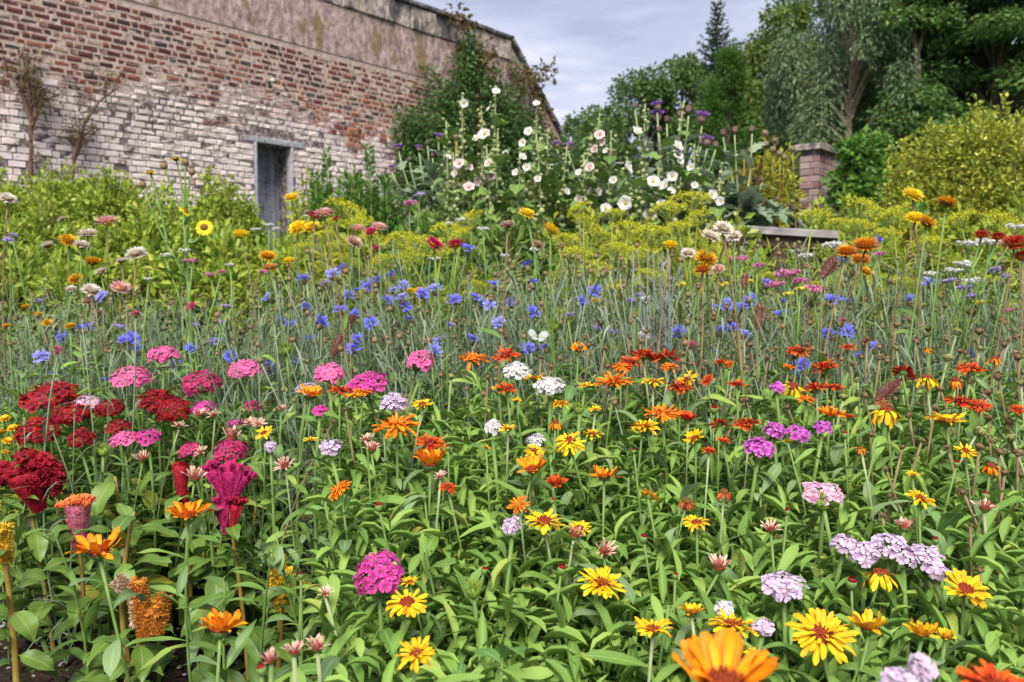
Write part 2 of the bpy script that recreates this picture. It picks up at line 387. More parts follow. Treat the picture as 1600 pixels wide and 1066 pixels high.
while s < SC - 0.05:
    L = min(rng.uniform(0.38, 0.72), SC - s)
    yo = -0.045 + rng.normal() * 0.006
    ob('parapet_stone', MB().add(rough_block(s + 0.006, s + L - 0.006, yo, 0.1, zl(Z_PL) + 0.012, zl(Z_PA) - 0.008, 0.02, 0.008)).mesh('parapet_stone', M_STO, False), wall)
    s += L
s = S0
while s < SC - 0.05:
    L = min(rng.uniform(0.7, 1.0), SC + 0.06 - s)
    dz = rng.normal() * 0.006
    ob('coping_stone', MB().add(rough_block(s + 0.004, s + L - 0.004, -0.10, TH + 0.06, zl(Z_PA) + 0.002 + dz, zl(Z_CO) + dz, 0.02, 0.006)).mesh('coping_stone', M_COP, False), wall)
    s += L
a = math.atan(0.98); s = 0.0; LR = 3.6 / math.cos(a)
while s < LR - 0.1:
    L = min(rng.uniform(0.55, 0.8), LR - s)
    M = tr((SC + 0.03, 0, zl(Z_CO) - 0.005)) @ rot('Y', a) @ tr((s, 0, 0))
    ob('ramp_coping_stone', MB().add(rough_block(0.004, L - 0.004, -0.10, TH + 0.06, -0.10, 0, 0.02, 0.006)).mesh('ramp_coping_stone', M_COP, False), wall, M)
    s += L
# bricks
PAL = [((0.13, 0.036, 0.027), 5), ((0.085, 0.026, 0.022), 5), ((0.18, 0.065, 0.045), 4), ((0.045, 0.026, 0.026), 3), ((0.055, 0.052, 0.06), 1.0), ((0.22, 0.12, 0.09), 3), ((0.36, 0.27, 0.21), 2.0), ((0.19, 0.055, 0.025), 2.0)]
ORG = [((0.28, 0.10, 0.045), 4), ((0.22, 0.075, 0.04), 6), ((0.16, 0.045, 0.03), 3), ((0.08, 0.06, 0.06), 1.5), ((0.42, 0.30, 0.22), 1)]
def pick(pal):
    ws = np.array([q[1] for q in pal]); k = rng.choice(len(pal), p=ws / ws.sum()); c = (np.array(pal[k][0]) * 0.88 + np.array((0.16, 0.07, 0.055)) * 0.12) * rng.uniform(0.8, 1.2); return tuple(c)
HC = 0.091; bricks = []
z = WG - 0.1; row = 0
while z + HC <= Z_BR:
    header = row % 2 == 1
    s = S0 + (0.052 if row % 2 else 0.205) + rng.normal() * 0.004
    while s < SE - 0.23:
        header = not header if rng.random() < 0.9 else header
        bl = 0.105 if header else 0.205
        e = s + bl
        inside = (e > DL - 0.002 and s < DR + 0.002 and z < ZT + 0.19)
        closer = False
        if not inside and ramp_z((s + e) / 2 + 0.1) - 0.12 > z + HC:
            bricks.append((s, e, z))
        elif inside and not (s > DL and e < DR):
            if s < DL and DL - s > 0.06 and z < ZT: bricks.append((s, DL, z))
            elif e > DR and e - DR > 0.06 and z < ZT: bricks.append((DR, e, z))
        s = e
    z += HC; row += 1
LS0, LS1 = DL - 0.17, DR + 0.23       # lintel ends
bricks = [b for b in bricks if not (b[2] > ZT - 0.08 and b[2] < ZT + 0.12 and b[1] > LS0 - 0.01 and b[0] < LS1 + 0.01)]
def painted(b): return b[2] < 3.38 + 0.30 * math.sin(b[0] * 1.1 + 0.6) + 0.15 * math.sin(b[0] * 3.7) + rng.normal() * 0.10
def in_view(b): return b[0] > hit_wall(0, 200)[0] - 0.1 and b[2] > 2.05 and b[0] < 3.2
bricks.sort(key=lambda b: (not in_view(b), b[0] - 0.6 * (b[1] - b[0])))
near, far = bricks[:300], bricks[300:]
BM = {}
for hd in (0, 1, 2, 3):
    for k in range(4):
        L = 0.105 if hd % 2 else 0.205; mz, mx = (0.0055, 0.003) if hd > 1 else (0.015, 0.011)
        BM[hd, k] = MB().add(rough_block(mx, L - mx, 0, 0.1, mz, HC - mz, 0.010, 0.0045)).mesh('brick', M_BRO, False)
def bcol(b):
    org = b[0] > DL + 0.1 and b[2] > 3.15 and b[2] < 4.1 and rng.random() < 0.75
    return pick(ORG if org else PAL)
for b in near:
    L = b[1] - b[0]; hd = 1 if L < 0.16 else 0; pt = 2 if painted(b) else 0
    M = tr((b[0], rng.normal() * 0.005, zl(b[2]) + rng.normal() * 0.0025)); M[0, 0] = L / (0.105 if hd else 0.205)
    o = ob('brick', BM[hd + pt, rng.integers(4)], wall, M); o.color = (*bcol(b), 1)
mb = MB(); cols = []
for b in far:
    yo = rng.normal() * 0.004
    zj = rng.normal() * 0.0025; mz, mx = (0.0055, 0.003) if painted(b) else (0.015, 0.011)
    mb.add(rough_block(b[0] + mx, b[1] - mx, yo, 0.1, zl(b[2]) + mz + zj, zl(b[2]) + HC - mz + zj, 0.010, 0.0045))
    cols += [(*bcol(b), 1)] * 12
me = mb.mesh('brick_courses', M_BRA, False)
ca = me.attributes.new('bc', 'FLOAT_COLOR', 'POINT'); ca.data.foreach_set('color', np.array(cols, np.float32).ravel())
o = ob('brick_courses', me, wall); o['kind'] = 'stuff'
# doorway: lintel, frame, grey passage behind
ob('lintel', MB().add(rough_block(LS0, LS1, -0.010, 0.3, zl(ZT) + 0.002, zl(ZT) + 0.095, 0.012, 0.003)).mesh('lintel', M_CON, False), wall)
ob('door_jamb', MB().add(rough_block(DL - 0.002, DL + 0.036, -0.035, 0.14, -0.2, zl(ZT), 0.008, 0.001)).mesh('door_jamb', M_CON, False), wall)
ob('door_jamb', MB().add(rough_block(DR - 0.02, DR + 0.002, -0.02, 0.14, -0.2, zl(ZT), 0.008, 0.001)).mesh('door_jamb', M_CON, False), wall)
mb = MB()
mb.add(boxg(DL - 0.35, DL - 0.01, TH, TH + 1.2, -0.3, zl(ZT) + 0.4))
mb.add(boxg(DR + 0.01, DR + 0.5, TH, TH + 1.2, -0.3, zl(ZT) + 0.4))
mb.add(boxg(DL - 0.01, DR + 0.01, TH, TH + 1.2, zl(ZT) + 0.06, zl(ZT) + 0.4))
ob('passage_side', mb.mesh('passage_side', M_GREY, False), wall)
zz = -0.1; r = 0
while zz < zl(ZT) + 0.3:          # back of the passage: grey blocks
    xx = DL - 0.4 - (0.22 if r % 2 else 0)
    while xx < DR + 0.5:
        ob('grey_block', MB().add(rough_block(xx + 0.002, xx + 0.438, TH + 0.14 + rng.normal() * 0.003, TH + 0.44, zz + 0.002, zz + 0.213, 0.004, 0.001)).mesh('grey_block', M_GREY, False), wall)
        xx += 0.44
    zz += 0.215; r += 1
# small lamp on the wall
M_WHT = plain_mat('white_plastic', (0.45, 0.45, 0.45), (0.55, 0.55, 0.55), 5, 0.4)
M_BLK = plain_mat('black_metal', (0.02, 0.02, 0.022), (0.03, 0.03, 0.03), 20, 0.5)
ls, lz = hit_wall(421, 129)
lp = WA + WD * ls
lamp = thing('wall_lamp', (lp[0], lp[1], lz), 'small white and black lamp fixed to the brick wall above the doorway', 'lamp')
lamp.rotation_euler = wall.rotation_euler; lamp.scale = (0.6, 0.6, 0.6)
ob('bracket', MB().add(lathe([(0.035, 0), (0.04, 0.01), (0.03, 0.04), (0.02, 0.12)], 10), 0, rot('X', R(90))).mesh('bracket', M_BLK), lamp)
ob('lamp_head', MB().add(lathe([(0.03, 0), (0.055, 0.02), (0.06, 0.07), (0.04, 0.10)], 12), 0, tr((0, -0.1, 0)) @ rot('X', R(60))).mesh('lamp_head', M_WHT), lamp)
# ================================================================== TREES AND SHRUBS
M_BARK = plain_mat('bark', (0.05, 0.04, 0.032), (0.13, 0.105, 0.085), 8, 0.95, 0.1, 0.8, 0.03)
M_PALEBARK = plain_mat('pale_bark', (0.16, 0.12, 0.09), (0.30, 0.24, 0.18), 6, 0.9, 0.1, 0.6, 0.03)
M_STEMBR = plain_mat('woody_stem', (0.09, 0.05, 0.035), (0.17, 0.10, 0.07), 25, 0.9, 0.1)
def foliage_mat(name, c1, c2, third=None, transl=0.25): return leaf_mat(name, c1, c2, None, 0.5, 0.3, transl, False, third)
M_DKGREEN = foliage_mat('dark_foliage', (0.035, 0.08, 0.02), (0.10, 0.175, 0.04), (0.18, 0.25, 0.055))
M_MIDGREEN = foliage_mat('mid_foliage', (0.05, 0.10, 0.018), (0.14, 0.21, 0.035), (0.28, 0.27, 0.04))
M_GREYGREEN = foliage_mat('grey_green_foliage', (0.065, 0.115, 0.045), (0.16, 0.22, 0.10), (0.25, 0.30, 0.16))
M_BRGREEN = foliage_mat('bright_foliage', (0.05, 0.14, 0.02), (0.13, 0.27, 0.04), (0.20, 0.34, 0.06))
M_LIME = foliage_mat('lime_foliage', (0.10, 0.20, 0.02), (0.33, 0.41, 0.045), (0.55, 0.44, 0.12))
M_CEDAR = foliage_mat('layered_foliage', (0.04, 0.10, 0.025), (0.11, 0.22, 0.045), (0.27, 0.37, 0.075))
M_GOLD = foliage_mat('golden_foliage', (0.05, 0.12, 0.02), (0.38, 0.40, 0.035), (0.78, 0.72, 0.17))
M_CONIF = foliage_mat('conifer_foliage', (0.018, 0.045, 0.022), (0.05, 0.10, 0.035))
M_CONE = foliage_mat('bright_conifer', (0.03, 0.09, 0.015), (0.09, 0.19, 0.03))
M_WALLCL = foliage_mat('climber_foliage', (0.03, 0.075, 0.022), (0.09, 0.17, 0.04), (0.20, 0.27, 0.06))
M_RUST = foliage_mat('rusty_foliage', (0.08, 0.035, 0.014), (0.13, 0.12, 0.03), (0.20, 0.07, 0.03))
M_YELGR = foliage_mat('yellow_green_foliage', (0.14, 0.20, 0.015), (0.36, 0.38, 0.03), (0.55, 0.46, 0.04))
M_SAGE = foliage_mat('silver_leaf', (0.13, 0.19, 0.11), (0.27, 0.33, 0.22), (0.36, 0.42, 0.31))
def clump_leaves(mb, cen, rad, n, L, asp=0.5, mi=0, down=0.0, flat=0.0, shell=0.55, rv=None):
    """n leaves in an uneven ellipsoid; leaves point outward, partly down"""
    u = rng.normal(size=(n, 3)); u /= np.linalg.norm(u, axis=1, keepdims=True)
    r = shell + (1 - shell) * rng.random(n) ** 0.5
    r *= 1 + 0.18 * np.sin(u[:, 0] * 5 + cen[0] * 3) + 0.15 * np.sin(u[:, 2] * 7 + cen[1] * 2)
    C = np.asarray(cen) + u * r[:, None] * np.asarray(rad)
    D = u * 0.8 + rng.normal(size=(n, 3)) * 0.6; D[:, 2] -= down; D[:, 2] *= (1 - flat)
    l = L * rng.uniform(0.6, 1.25, n)
    cloud(mb, C, D, l, l * asp, mi, 0.22, rv)
def tree(name, label, cat, px, ptop, d, wpx, mat, leafL, n, seedk, shape='round', base_z=None, bark=M_BARK, group=None, pbot=330, lean=0.0, asp=0.55):
    """one tree: trunk, limbs and a crown of separate leaf clumps between pixel rows ptop..pbot at depth d"""
    st = np.random.default_rng(seedk)
    top = P(px, ptop, d); bot = P(px, pbot, d); hw = wpx / 2 / F * d
    base = np.array((bot[0] + lean, bot[1], gz(bot[0], bot[1])))
    t = thing(name, base, label, cat, group)
    h = top[2] - base[2]; z0 = bot[2] - base[2]
    tb = MB(); mb = MB()
    pts = [np.array((-lean * q + 0.1 * h * 0.05 * math.sin(q * 5 + seedk), 0.05 * math.sin(q * 4), q * h * 0.92)) for q in np.linspace(0, 1, 9)]
    rr = [max(0.02, h * 0.022 * (1 - q) ** 0.8) for q in np.linspace(0, 1, 9)]
    tb.add(tube(pts, rr, 7))
    clumps = []
    nc = {'round': 56, 'weep': 54, 'layer': 90, 'cone': 34, 'light': 40}[shape]
    for k in range(nc):
        q = st.random(); zc = z0 + (h - z0) * (q if shape != 'cone' else q ** 1.2)
        rel = (zc - z0) / max(h - z0, 0.1)
        if shape == 'cone': wmax = hw * (1 - rel) ** 0.8 * 0.95 + 0.08
        elif shape == 'layer': wmax = hw * (1 - 0.25 * rel)
        else: wmax = hw * math.sqrt(max(0.03, 1 - (2 * rel - 1.0 if rel > 0.5 else (1 - 2 * rel) * 0.55) ** 2))
        ang = st.uniform(0, 6.283); rd = wmax * (0.35 + 0.6 * st.random() ** 0.5)
        c = np.array((math.cos(ang) * rd, math.sin(ang) * rd, zc))
        br = hw * st.uniform(0.15, 0.34) + 0.1
        if shape == 'layer': rad = (br * 1.5, br * 1.5, br * 0.30); dn, fl = 0.35, 0.35
        elif shape == 'weep': rad = (br * 0.75, br * 0.75, br * 1.7); dn, fl = 1.3, 0.0
        elif shape == 'cone': rad = (br * 0.8, br * 0.8, br * 1.2); dn, fl = -0.7, 0.0
        else: rad = (br, br, br * 0.8); dn, fl = 0.25, 0.0
        clumps.append((c, rad, dn, fl))
    nn = n // nc
    for c, rad, dn, fl in clumps:
        clump_leaves(mb, c, rad, nn, leafL, asp, 0, dn, fl, 0.2)
    for c, rad, dn, fl in clumps[::2]:
        zb = max(0.15 * h, c[2] * 0.72 - 0.1)
        a0 = np.array((-lean * zb / h, 0, zb)); tb.add(tube(curve(a0, c, (0, 0, 0.12 * np.linalg.norm(c - a0)), 5), [h * 0.008, h * 0.006, h * 0.005, h * 0.003, h * 0.0015], 5))
    ob('trunk', tb.mesh('trunk', bark), t)
    ob('crown', mb.mesh('crown', mat, False), t)
    return t
G = 'trees beyond the garden'
tree('broadleaf_tree', 'dark round topped tree just left of the spiky conifer', 'tree', 1068, 108, 27, 150, M_DKGREEN, 0.15, 16000, 11, group=G, pbot=380)
tree('broadleaf_tree', 'dark feathery tree between the cardoon and the lowest sky gap', 'tree', 1003, 128, 26, 140, M_DKGREEN, 0.14, 15000, 31, group=G, pbot=380)
tree('broadleaf_tree', 'small dark tree peeping above the wall end at far left of trees', 'tree', 930, 176, 27, 120, M_DKGREEN, 0.15, 9000, 12, group=G, pbot=380)
tree('conifer_tree', 'bright green conical conifer in front of the spiky conifer', 'tree', 1132, 90, 22, 130, M_CONE, 0.13, 22000, 13, 'cone', group=G, asp=0.3, pbot=360)
tree('broadleaf_tree', 'yellowish green bushy tree right of the spiky conifer', 'tree', 1222, 38, 25, 210, M_MIDGREEN, 0.18, 28000, 14, group=G, pbot=350)
tree('birch_tree', 'weeping grey green tree in the middle of the tree line', 'tree', 1325, -40, 17.5, 250, M_GREYGREEN, 0.11, 40000, 15, 'weep', bark=M_PALEBARK, group=G, asp=0.4)
tree('broadleaf_tree', 'tall open tree at the top edge behind the weeping tree', 'tree', 1335, -170, 30, 290, M_GREYGREEN, 0.2, 18000, 16, 'light', group=G, pbot=120)
tree('layered_tree', 'dark tree with layered spreading branches at the right edge', 'tree', 1550, -160, 17, 330, M_CEDAR, 0.115, 90000, 17, 'layer', group=G, pbot=250, asp=0.5)
tree('layered_tree', 'dark leafy tree with pale forked trunk behind the golden bush', 'tree', 1432, -60, 20, 250, M_CEDAR, 0.12, 48000, 19, 'layer', group=G, pbot=255, asp=0.5, bark=M_PALEBARK)
tree('hedge_tree', 'dark spreading tree filling the gap behind the brick pillar', 'tree', 1280, 130, 24, 280, M_DKGREEN, 0.18, 20000, 18, group=G, pbot=360)
tree('hedge_tree', 'dark tree low behind the golden bush at right', 'tree', 1500, 130, 22, 340, M_DKGREEN, 0.18, 18000, 21, group=G, pbot=360)
# spiky conifer with a thin leader
def spiky():
    d = 28; top = P(1121, 2, d); base = np.array((top[0], top[1], gz(0, d)))
    t = thing('conifer_tree', base, 'dark spiky conifer with a thin pointed leader standing against the sky', 'tree', G)
    h = top[2] - base[2]; tb = MB(); mb = MB()
    tb.add(tube([(0, 0, 0), (0.02, 0, h * 0.5), (0, 0, h)], [0.16, 0.1, 0.012], 6))
    z = h - 0.12; k = 0
    while z > h - 5.2:
        rel = (h - z) / 5.2; ln = 0.12 + 1.25 * rel ** 0.85
        for j in range(5 + int(rel * 5)):
            a = j * 6.283 / (5 + int(rel * 5)) + k * 0.7 + rng.normal() * 0.2; l = ln * rng.uniform(0.75, 1.15)
            e = np.array((math.cos(a) * l, math.sin(a) * l, z + l * rng.uniform(0.2, 0.42)))
            pts = curve((0, 0, z), e, (0, 0, -0.16 * l), 5)
            tb.add(tube(pts, [0.02, 0.016, 0.012, 0.008, 0.004], 4))
            m = int(20 + 70 * rel)
            q = rng.random(m); pa = np.array(pts); idx = np.clip((q * 4).astype(int), 0, 3); fr = q * 4 - idx
            C = pa[idx] + (pa[idx + 1] - pa[idx]) * fr[:, None]
            D = rng.normal(size=(m, 3)) * 0.55 + nrm(e - np.array((0, 0, z))); ll = rng.uniform(0.08, 0.2, m) * (0.7 + 0.8 * rel)
            cloud(mb, C, D, ll, ll * 0.28, 0)
        z -= 0.17; k += 1
    ob('trunk', tb.mesh('trunk', M_BARK), t); ob('crown', mb.mesh('crown', M_CONIF, False), t)
spiky()
# forked pale dead trunk in front of the dark tree
d = 16.4; b = P(1432, 300, d)
t = thing('forked_tree', (b[0], b[1], gz(b[0], b[1])), 'small tree with a pale forked trunk among the dark trees', 'tree', G)
o0 = np.array((b[0], b[1], gz(b[0], b[1])))
f = P(1432, 82, d) - o0
mb = MB().add(tube(curve((0, 0, 0), f, (0.05, 0, 0), 8), [0.10, 0.095, 0.09, 0.085, 0.08, 0.075, 0.07, 0.07], 7))
ob('stem', mb.mesh('stem', M_PALEBARK), t)
cb = MB()
for k in range(46):
    ex = (rng.uniform(1385, 1485), rng.uniform(-40, 42)) if k < 26 else (rng.uniform(1395, 1475), rng.uniform(122, 250))
    clump_leaves(cb, P(ex[0], ex[1], d + rng.normal() * 0.4) - o0, (0.42, 0.4, 0.2), 420, 0.11, 0.5, 0, 0.4, 0.3, 0.2)
ob('crown', cb.mesh('crown', M_CEDAR, False), t)
for e in ((1410, -10), (1452, -15), (1423, 40), (1444, 30)):
    g2 = P(e[0], e[1], d) - o0
    ob('branch', MB().add(tube(curve(f - np.array((0, 0, 0.06)), g2, (0.03, 0, 0), 6), [0.05, 0.045, 0.04, 0.032, 0.025, 0.012], 6)).mesh('branch', M_PALEBARK), t)
# ---- shrubs
def shrub(name, label, cat, px, ptop, d, wpx, pbot, mat, leafL, n, group=None, asp=0.5, nc=26, seedk=1, stemmat=M_STEMBR, dep=0.8, dn=0.0, sh=0.4, sprig=0):
    st = np.random.default_rng(seedk)
    top = P(px, ptop, d); bot = P(px, pbot, d); hw = wpx / 2 / F * d
    base = np.array((bot[0], bot[1], gz(bot[0], bot[1])))
    t = thing(name, base, label, cat, group)
    h = top[2] - base[2]; z0 = max(0.05, bot[2] - base[2])
    mb = MB(); tb = MB()
    for k in range(nc):
        q = st.random() ** 0.7; zc = z0 * 0.6 + (h - z0 * 0.6) * q * 0.9
        wm = hw * math.sqrt(max(0.05, 1 - (q * 0.95) ** 2.2)); ang = st.uniform(0, 6.283); rd = wm * (0.3 + 0.6 * st.random() ** 0.5)
        c = np.array((math.cos(ang) * rd, math.sin(ang) * rd * dep, zc)); br = (hw * 0.22 + 0.05) * st.uniform(0.7, 1.3)
        clump_leaves(mb, c, (br, br, br * 0.85), n // nc, leafL, asp, 0, dn, 0, sh)
        tb.add(tube(curve((c[0] * 0.15, c[1] * 0.15, 0), c, (0, 0, 0.05), 5), [0.012, 0.010, 0.008, 0.006, 0.003], 4))
    for k in range(sprig):
        a = st.uniform(0, 6.283); rd = hw * st.random() ** 0.5 * 0.9; zc = h * st.uniform(0.78, 1.10) * math.sqrt(max(0.3, 1 - 0.5 * (rd / hw) ** 2))
        c = np.array((math.cos(a) * rd, math.sin(a) * rd * dep, zc)); clump_leaves(mb, c, (0.045, 0.045, 0.13), 46, leafL, asp, 0, -0.8, 0, 0.1)
        tb.add(tube(curve((c[0] * 0.3, c[1] * 0.3, 0.05), c + np.array((0, 0, 0.08)), (0, 0, 0.05), 5), [0.007, 0.006, 0.005, 0.004, 0.002], 4))
    ob('stems', tb.mesh('stems', stemmat), t)
    ob('foliage', mb.mesh('foliage', mat, False), t)
    return t
shrub('golden_shrub', 'large rounded bush of golden variegated leaves at the right edge', 'bush', 1530, 200, 6.6, 330, 400, M_GOLD, 0.042, 42000, nc=120, seedk=3, asp=0.55, sprig=60)
shrub('green_shrub', 'bright green leafy shrub between brick pillar and golden bush', 'bush', 1352, 208, 8.5, 110, 345, M_BRGREEN, 0.085, 5000, nc=24, seedk=4)
LB = 'lime green bushes along the wall'
for i, (px, pt, wp, d) in enumerate(((20, 288, 150, 5.8), (105, 283, 130, 5.6), (180, 278, 120, 5.5), (262, 318, 120, 5.3), (335, 303, 110, 5.6), (70, 340, 170, 4.6), (215, 350, 170, 4.5), (330, 360, 150, 4.6), (440, 385, 120, 4.8), (385, 330, 60, 6.2))):
    t = shrub('lime_bush', None, 'bush', px, pt, d, wp, 455, M_LIME, 0.038, 6000, LB, 0.6, 44, 30 + i, sh=0.15, sprig=34)
    pend(t, 'lime green small leaved bush below the brick wall', 'bush', LB, px, pt)
# climber on the wall
def climber():
    s0, z0 = hit_wall(700, 300); b = WA + WD * s0 - WNI * 0.25
    base = np.array((b[0], b[1], gz(b[0], b[1])))
    t = thing('wall_climber', base, 'dark green climber covering the far end of the brick wall', 'climber')
    mb = MB(); tb = MB(); m2 = MB()
    for k in range(190):
        px = 618 + 255 * rng.random(); lo = 300
        if px < 660: hi = 185
        elif px < 700: hi = 122
        elif px < 755: hi = 78
        elif px < 800: hi = 118
        else: hi = 168 + (px - 800) * 1.6
        py = hi + (lo - hi) * rng.random() ** 0.85
        s, z = hit_wall(px, py); c2 = WA + WD * s - WNI * rng.uniform(0.05, 0.4)
        c = np.array((c2[0], c2[1], z)) - base
        tgt = m2 if (px > 735 and px < 800 and py < 150 and rng.random() < 0.55) or rng.random() < 0.04 else mb
        clump_leaves(tgt, c, (0.30, 0.28, 0.36) if k % 3 else (0.16, 0.2, 0.5), 150, 0.10, 0.5, 0, 0.4, 0, 0.2)
        if k % 3 == 0: tb.add(tube(curve((rng.normal() * 0.3, 0.15, 0), c, (0, 0.1, 0), 6), [0.03, 0.025, 0.02, 0.015, 0.01, 0.005], 5))
    ob('stems', tb.mesh('stems', M_STEMBR), t)
    ob('foliage', mb.mesh('foliage', M_WALLCL, False), t)
    o = ob('foliage', m2.mesh('rusty_foliage', M_RUST, False), t); o['label'] = 'rust tinted leaves near the wall top'
climber()
# rambler shoots on the ramp of the wall
def rambler():
    s, z = hit_wall(835, 170); b = WA + WD * s - WNI * 0.3; base = np.array((b[0], b[1], gz(b[0], b[1])))
    t = thing('wall_rambler', base, 'rose rambler with reddish leaves hanging over the sloping wall end', 'climber')
    mb = MB(); tb = MB()
    for (px, py) in ((832, 118), (846, 114), (826, 150), (838, 178), (815, 120), (700, 24), (712, 36)):
        s, z = hit_wall(px, py); c2 = WA + WD * s - WNI * 0.25; c = np.array((c2[0], c2[1], z)) - base
        clump_leaves(mb, c, (0.22, 0.2, 0.2), 45, 0.13, 0.55, 0, 0.5, 0, 0.2)
        s, z = hit_wall(min(px, 800) , max(py, 160)); c2 = WA + WD * s - WNI * 0.15; mid = np.array((c2[0], c2[1], z)) - base
        tb.add(tube(curve((0, 0, 0), mid, (0.2, 0, 0), 6), 0.012, 4)); tb.add(tube(curve(mid, c, (0, 0, 0.1), 5), [0.012, 0.01, 0.008, 0.006, 0.004], 4))
    ob('stems', tb.mesh('stems', M_STEMBR), t); ob('foliage', mb.mesh('foliage', M_RUST, False), t)
rambler()
# trained bare wall shrubs at the left
def bare(label, pts, px, twigs):
    s, z = hit_wall(px, 300); b = WA + WD * s - WNI * 0.16; base = np.array((b[0], b[1], gz(b[0], b[1])))
    t = thing('wall_shrub', base, label, 'shrub', 'bare wall shrubs')
    tb = MB(); mb = MB()
    def W(px, py):
        s, z = hit_wall(px, py); c = WA + WD * s - WNI * 0.13; return np.array((c[0], c[1], z)) - base
    for seq in pts:
        p = [W(*q) for q in seq]; p = ([np.zeros(3)] if seq[0][1] > 270 else []) + p
        n = len(p); tb.add(tube(p, [0.032 * (1 - 0.8 * i / n) for i in range(n)], 5))
        for i in range(twigs):
            q = rng.uniform(0.25, 1) * (n - 1); k = min(int(q), n - 2); c = p[k] + (p[k + 1] - p[k]) * (q - k)
            e = c + np.array((rng.normal() * 0.16 * WD[0], rng.normal() * 0.16 * WD[1], rng.uniform(0.0, 0.28)))
            tb.add(tube([c, (c + e) / 2 + rng.normal(size=3) * 0.02, e], [0.007, 0.005, 0.002], 4))
            clump_leaves(mb, e, (0.06, 0.04, 0.08), 9, 0.06, 0.4, 0, 0.5, 0, 0.1)
    ob('stems', tb.mesh('stems', M_STEMBR), t); ob('foliage', mb.mesh('foliage', M_RUST, False), t)
bare('bare upright reddish shrub trained on the wall at the left edge', [[(42, 300), (43, 230), (42, 165), (38, 110), (36, 88)], [(43, 200), (58, 165), (64, 140)], [(43, 190), (30, 150), (28, 120)]], 42, 26)
bare('bare slanting reddish shrub on the wall, second from left', [[(105, 300), (112, 235), (128, 190), (150, 160), (180, 138)], [(108, 250), (118, 225), (125, 215)]], 108, 20)
# ================================================================== BRICK PILLAR, RAIL, PLANK
def pillar():
    d = 9.0; a = P(1250, 225, d); top = a[2]; b = P(1250, 330, d)
    x0 = a[0]; y0 = a[1]; g0 = gz(x0, y0)
    t = thing('brick_pillar', (x0, y0, g0), 'free standing brick pillar with stone cap beside the bright green shrub', 'pillar')
    # short face towards the camera, long face receding to the right
    t.rotation_euler = (0, 0, R(-40))
    hh = top - g0; W1 = 0.22; D1 = 0.9
    mbr = MB(); mbr.add(boxg(0.008, W1 - 0.008, 0.008, D1 - 0.008, 0, hh - 0.09)); ob('mortar_core', mbr.mesh('mortar_core', M_MOR, False), t)
    PC = [((0.30, 0.21, 0.20), 4), ((0.24, 0.15, 0.14), 4), ((0.38, 0.30, 0.28), 3), ((0.17, 0.09, 0.08), 2), ((0.08, 0.075, 0.08), 1)]
    z = 0.3; r = 0
    bm = [MB().add(rough_block(0.004, 0.221, 0, 0.09, 0.004, 0.071, 0.007, 0.002)).mesh('brick', M_BRP, False) for k in range(4)]
    while z + 0.075 < hh - 0.085:
        # front face
        xs = [(0, 0.15), (0.15, W1)] if r % 2 else [(0, 0.11), (0.11, W1)]
        for (p, q) in xs:
            M = tr((p, rng.normal() * 0.002, z)); M[0, 0] = (q - p) / 0.225
            o = ob('brick', bm[rng.integers(4)], t, M); o.color = (*pick(PC), 1)
        p = 0.0 if r % 2 else 0.112
        y = p
        while y < D1 - 0.1:        # right face
            M = tr((W1 + rng.normal() * 0.002, y, z)) @ rot('Z', R(90)); M[:3, 0] *= min(0.225, D1 - y) / 0.225
            o = ob('brick', bm[rng.integers(4)], t, M); o.color = (*pick(PC), 1)
            y += 0.225
        z += 0.075; r += 1
    for k in range(4):
        y = -0.05 + k * (D1 + 0.1) / 4
        ob('cap_stone', MB().add(rough_block(-0.05, W1 + 0.05, y + 0.003, y + (D1 + 0.1) / 4 - 0.003, hh - 0.088, hh - 0.015, 0.012, 0.004)).mesh('cap_stone', M_STO, False), t)
def brickp():
    m, nt = new_mat('pillar_brick')
    pos = N(nt, 'ShaderNodeNewGeometry').outputs['Position']
    fine = N(nt, 'ShaderNodeTexNoise', {'Vector': pos, 'Scale': 24.0, 'Detail': 5.0, 'Roughness': 0.7})
    col = mixc(nt, rng01(nt, fine.outputs[0], 0.45, 0.75, 0, 0.5), N(nt, 'ShaderNodeObjectInfo').outputs['Color'], (0.10, 0.085, 0.085))
    finish(nt, col, 0.9, 0.15, bump=fine.outputs[0], bdist=0.006, bstr=0.7); return m
M_BRP = brickp()
pillar()
M_WOOD = plain_mat('weathered_wood', (0.11, 0.10, 0.095), (0.26, 0.24, 0.23), 14, 0.85, 0.2, 0.4, 0.004)
M_DWOOD = plain_mat('dark_wood', (0.045, 0.026, 0.022), (0.10, 0.055, 0.045), 14, 0.8, 0.2, 0.4, 0.004)
def rail():
    a = P(1105, 350, 3.9); b = P(1312, 362, 3.7)
    base = np.array(((a[0] + b[0]) / 2, (a[1] + b[1]) / 2, gz(0, (a[1] + b[1]) / 2)))
    t = thing('wooden_fence', base, 'low wooden fence with weathered grey top rail and dark posts among the dill', 'fence')
    A, B = a - base, b - base; L = np.linalg.norm(B - A)
    M = frame(A, B - A)
    ob('top_rail', MB().add(rough_block(0, L, -0.055, 0.055, -0.04, 0.0, 0.006, 0.002)).mesh('top_rail', M_WOOD, False), t, M)
    ob('under_rail', MB().add(rough_block(0.02, L - 0.02, -0.03, 0.03, -0.095, -0.042, 0.004, 0.001)).mesh('under_rail', M_DWOOD, False), t, M)
    for q in (0.06, 0.37, 0.55, 0.74, 0.95):
        c = A + (B - A) * q; z1 = c[2] - 0.096
        ob('post', MB().add(rough_block(-0.032, 0.032, -0.032, 0.032, -0.1, z1, 0.005, 0.001)).mesh('post', M_DWOOD, False), t, tr((c[0], c[1], 0)))
rail()
a = P(-40, 412, 4.0); b = P(70, 405, 4.3)
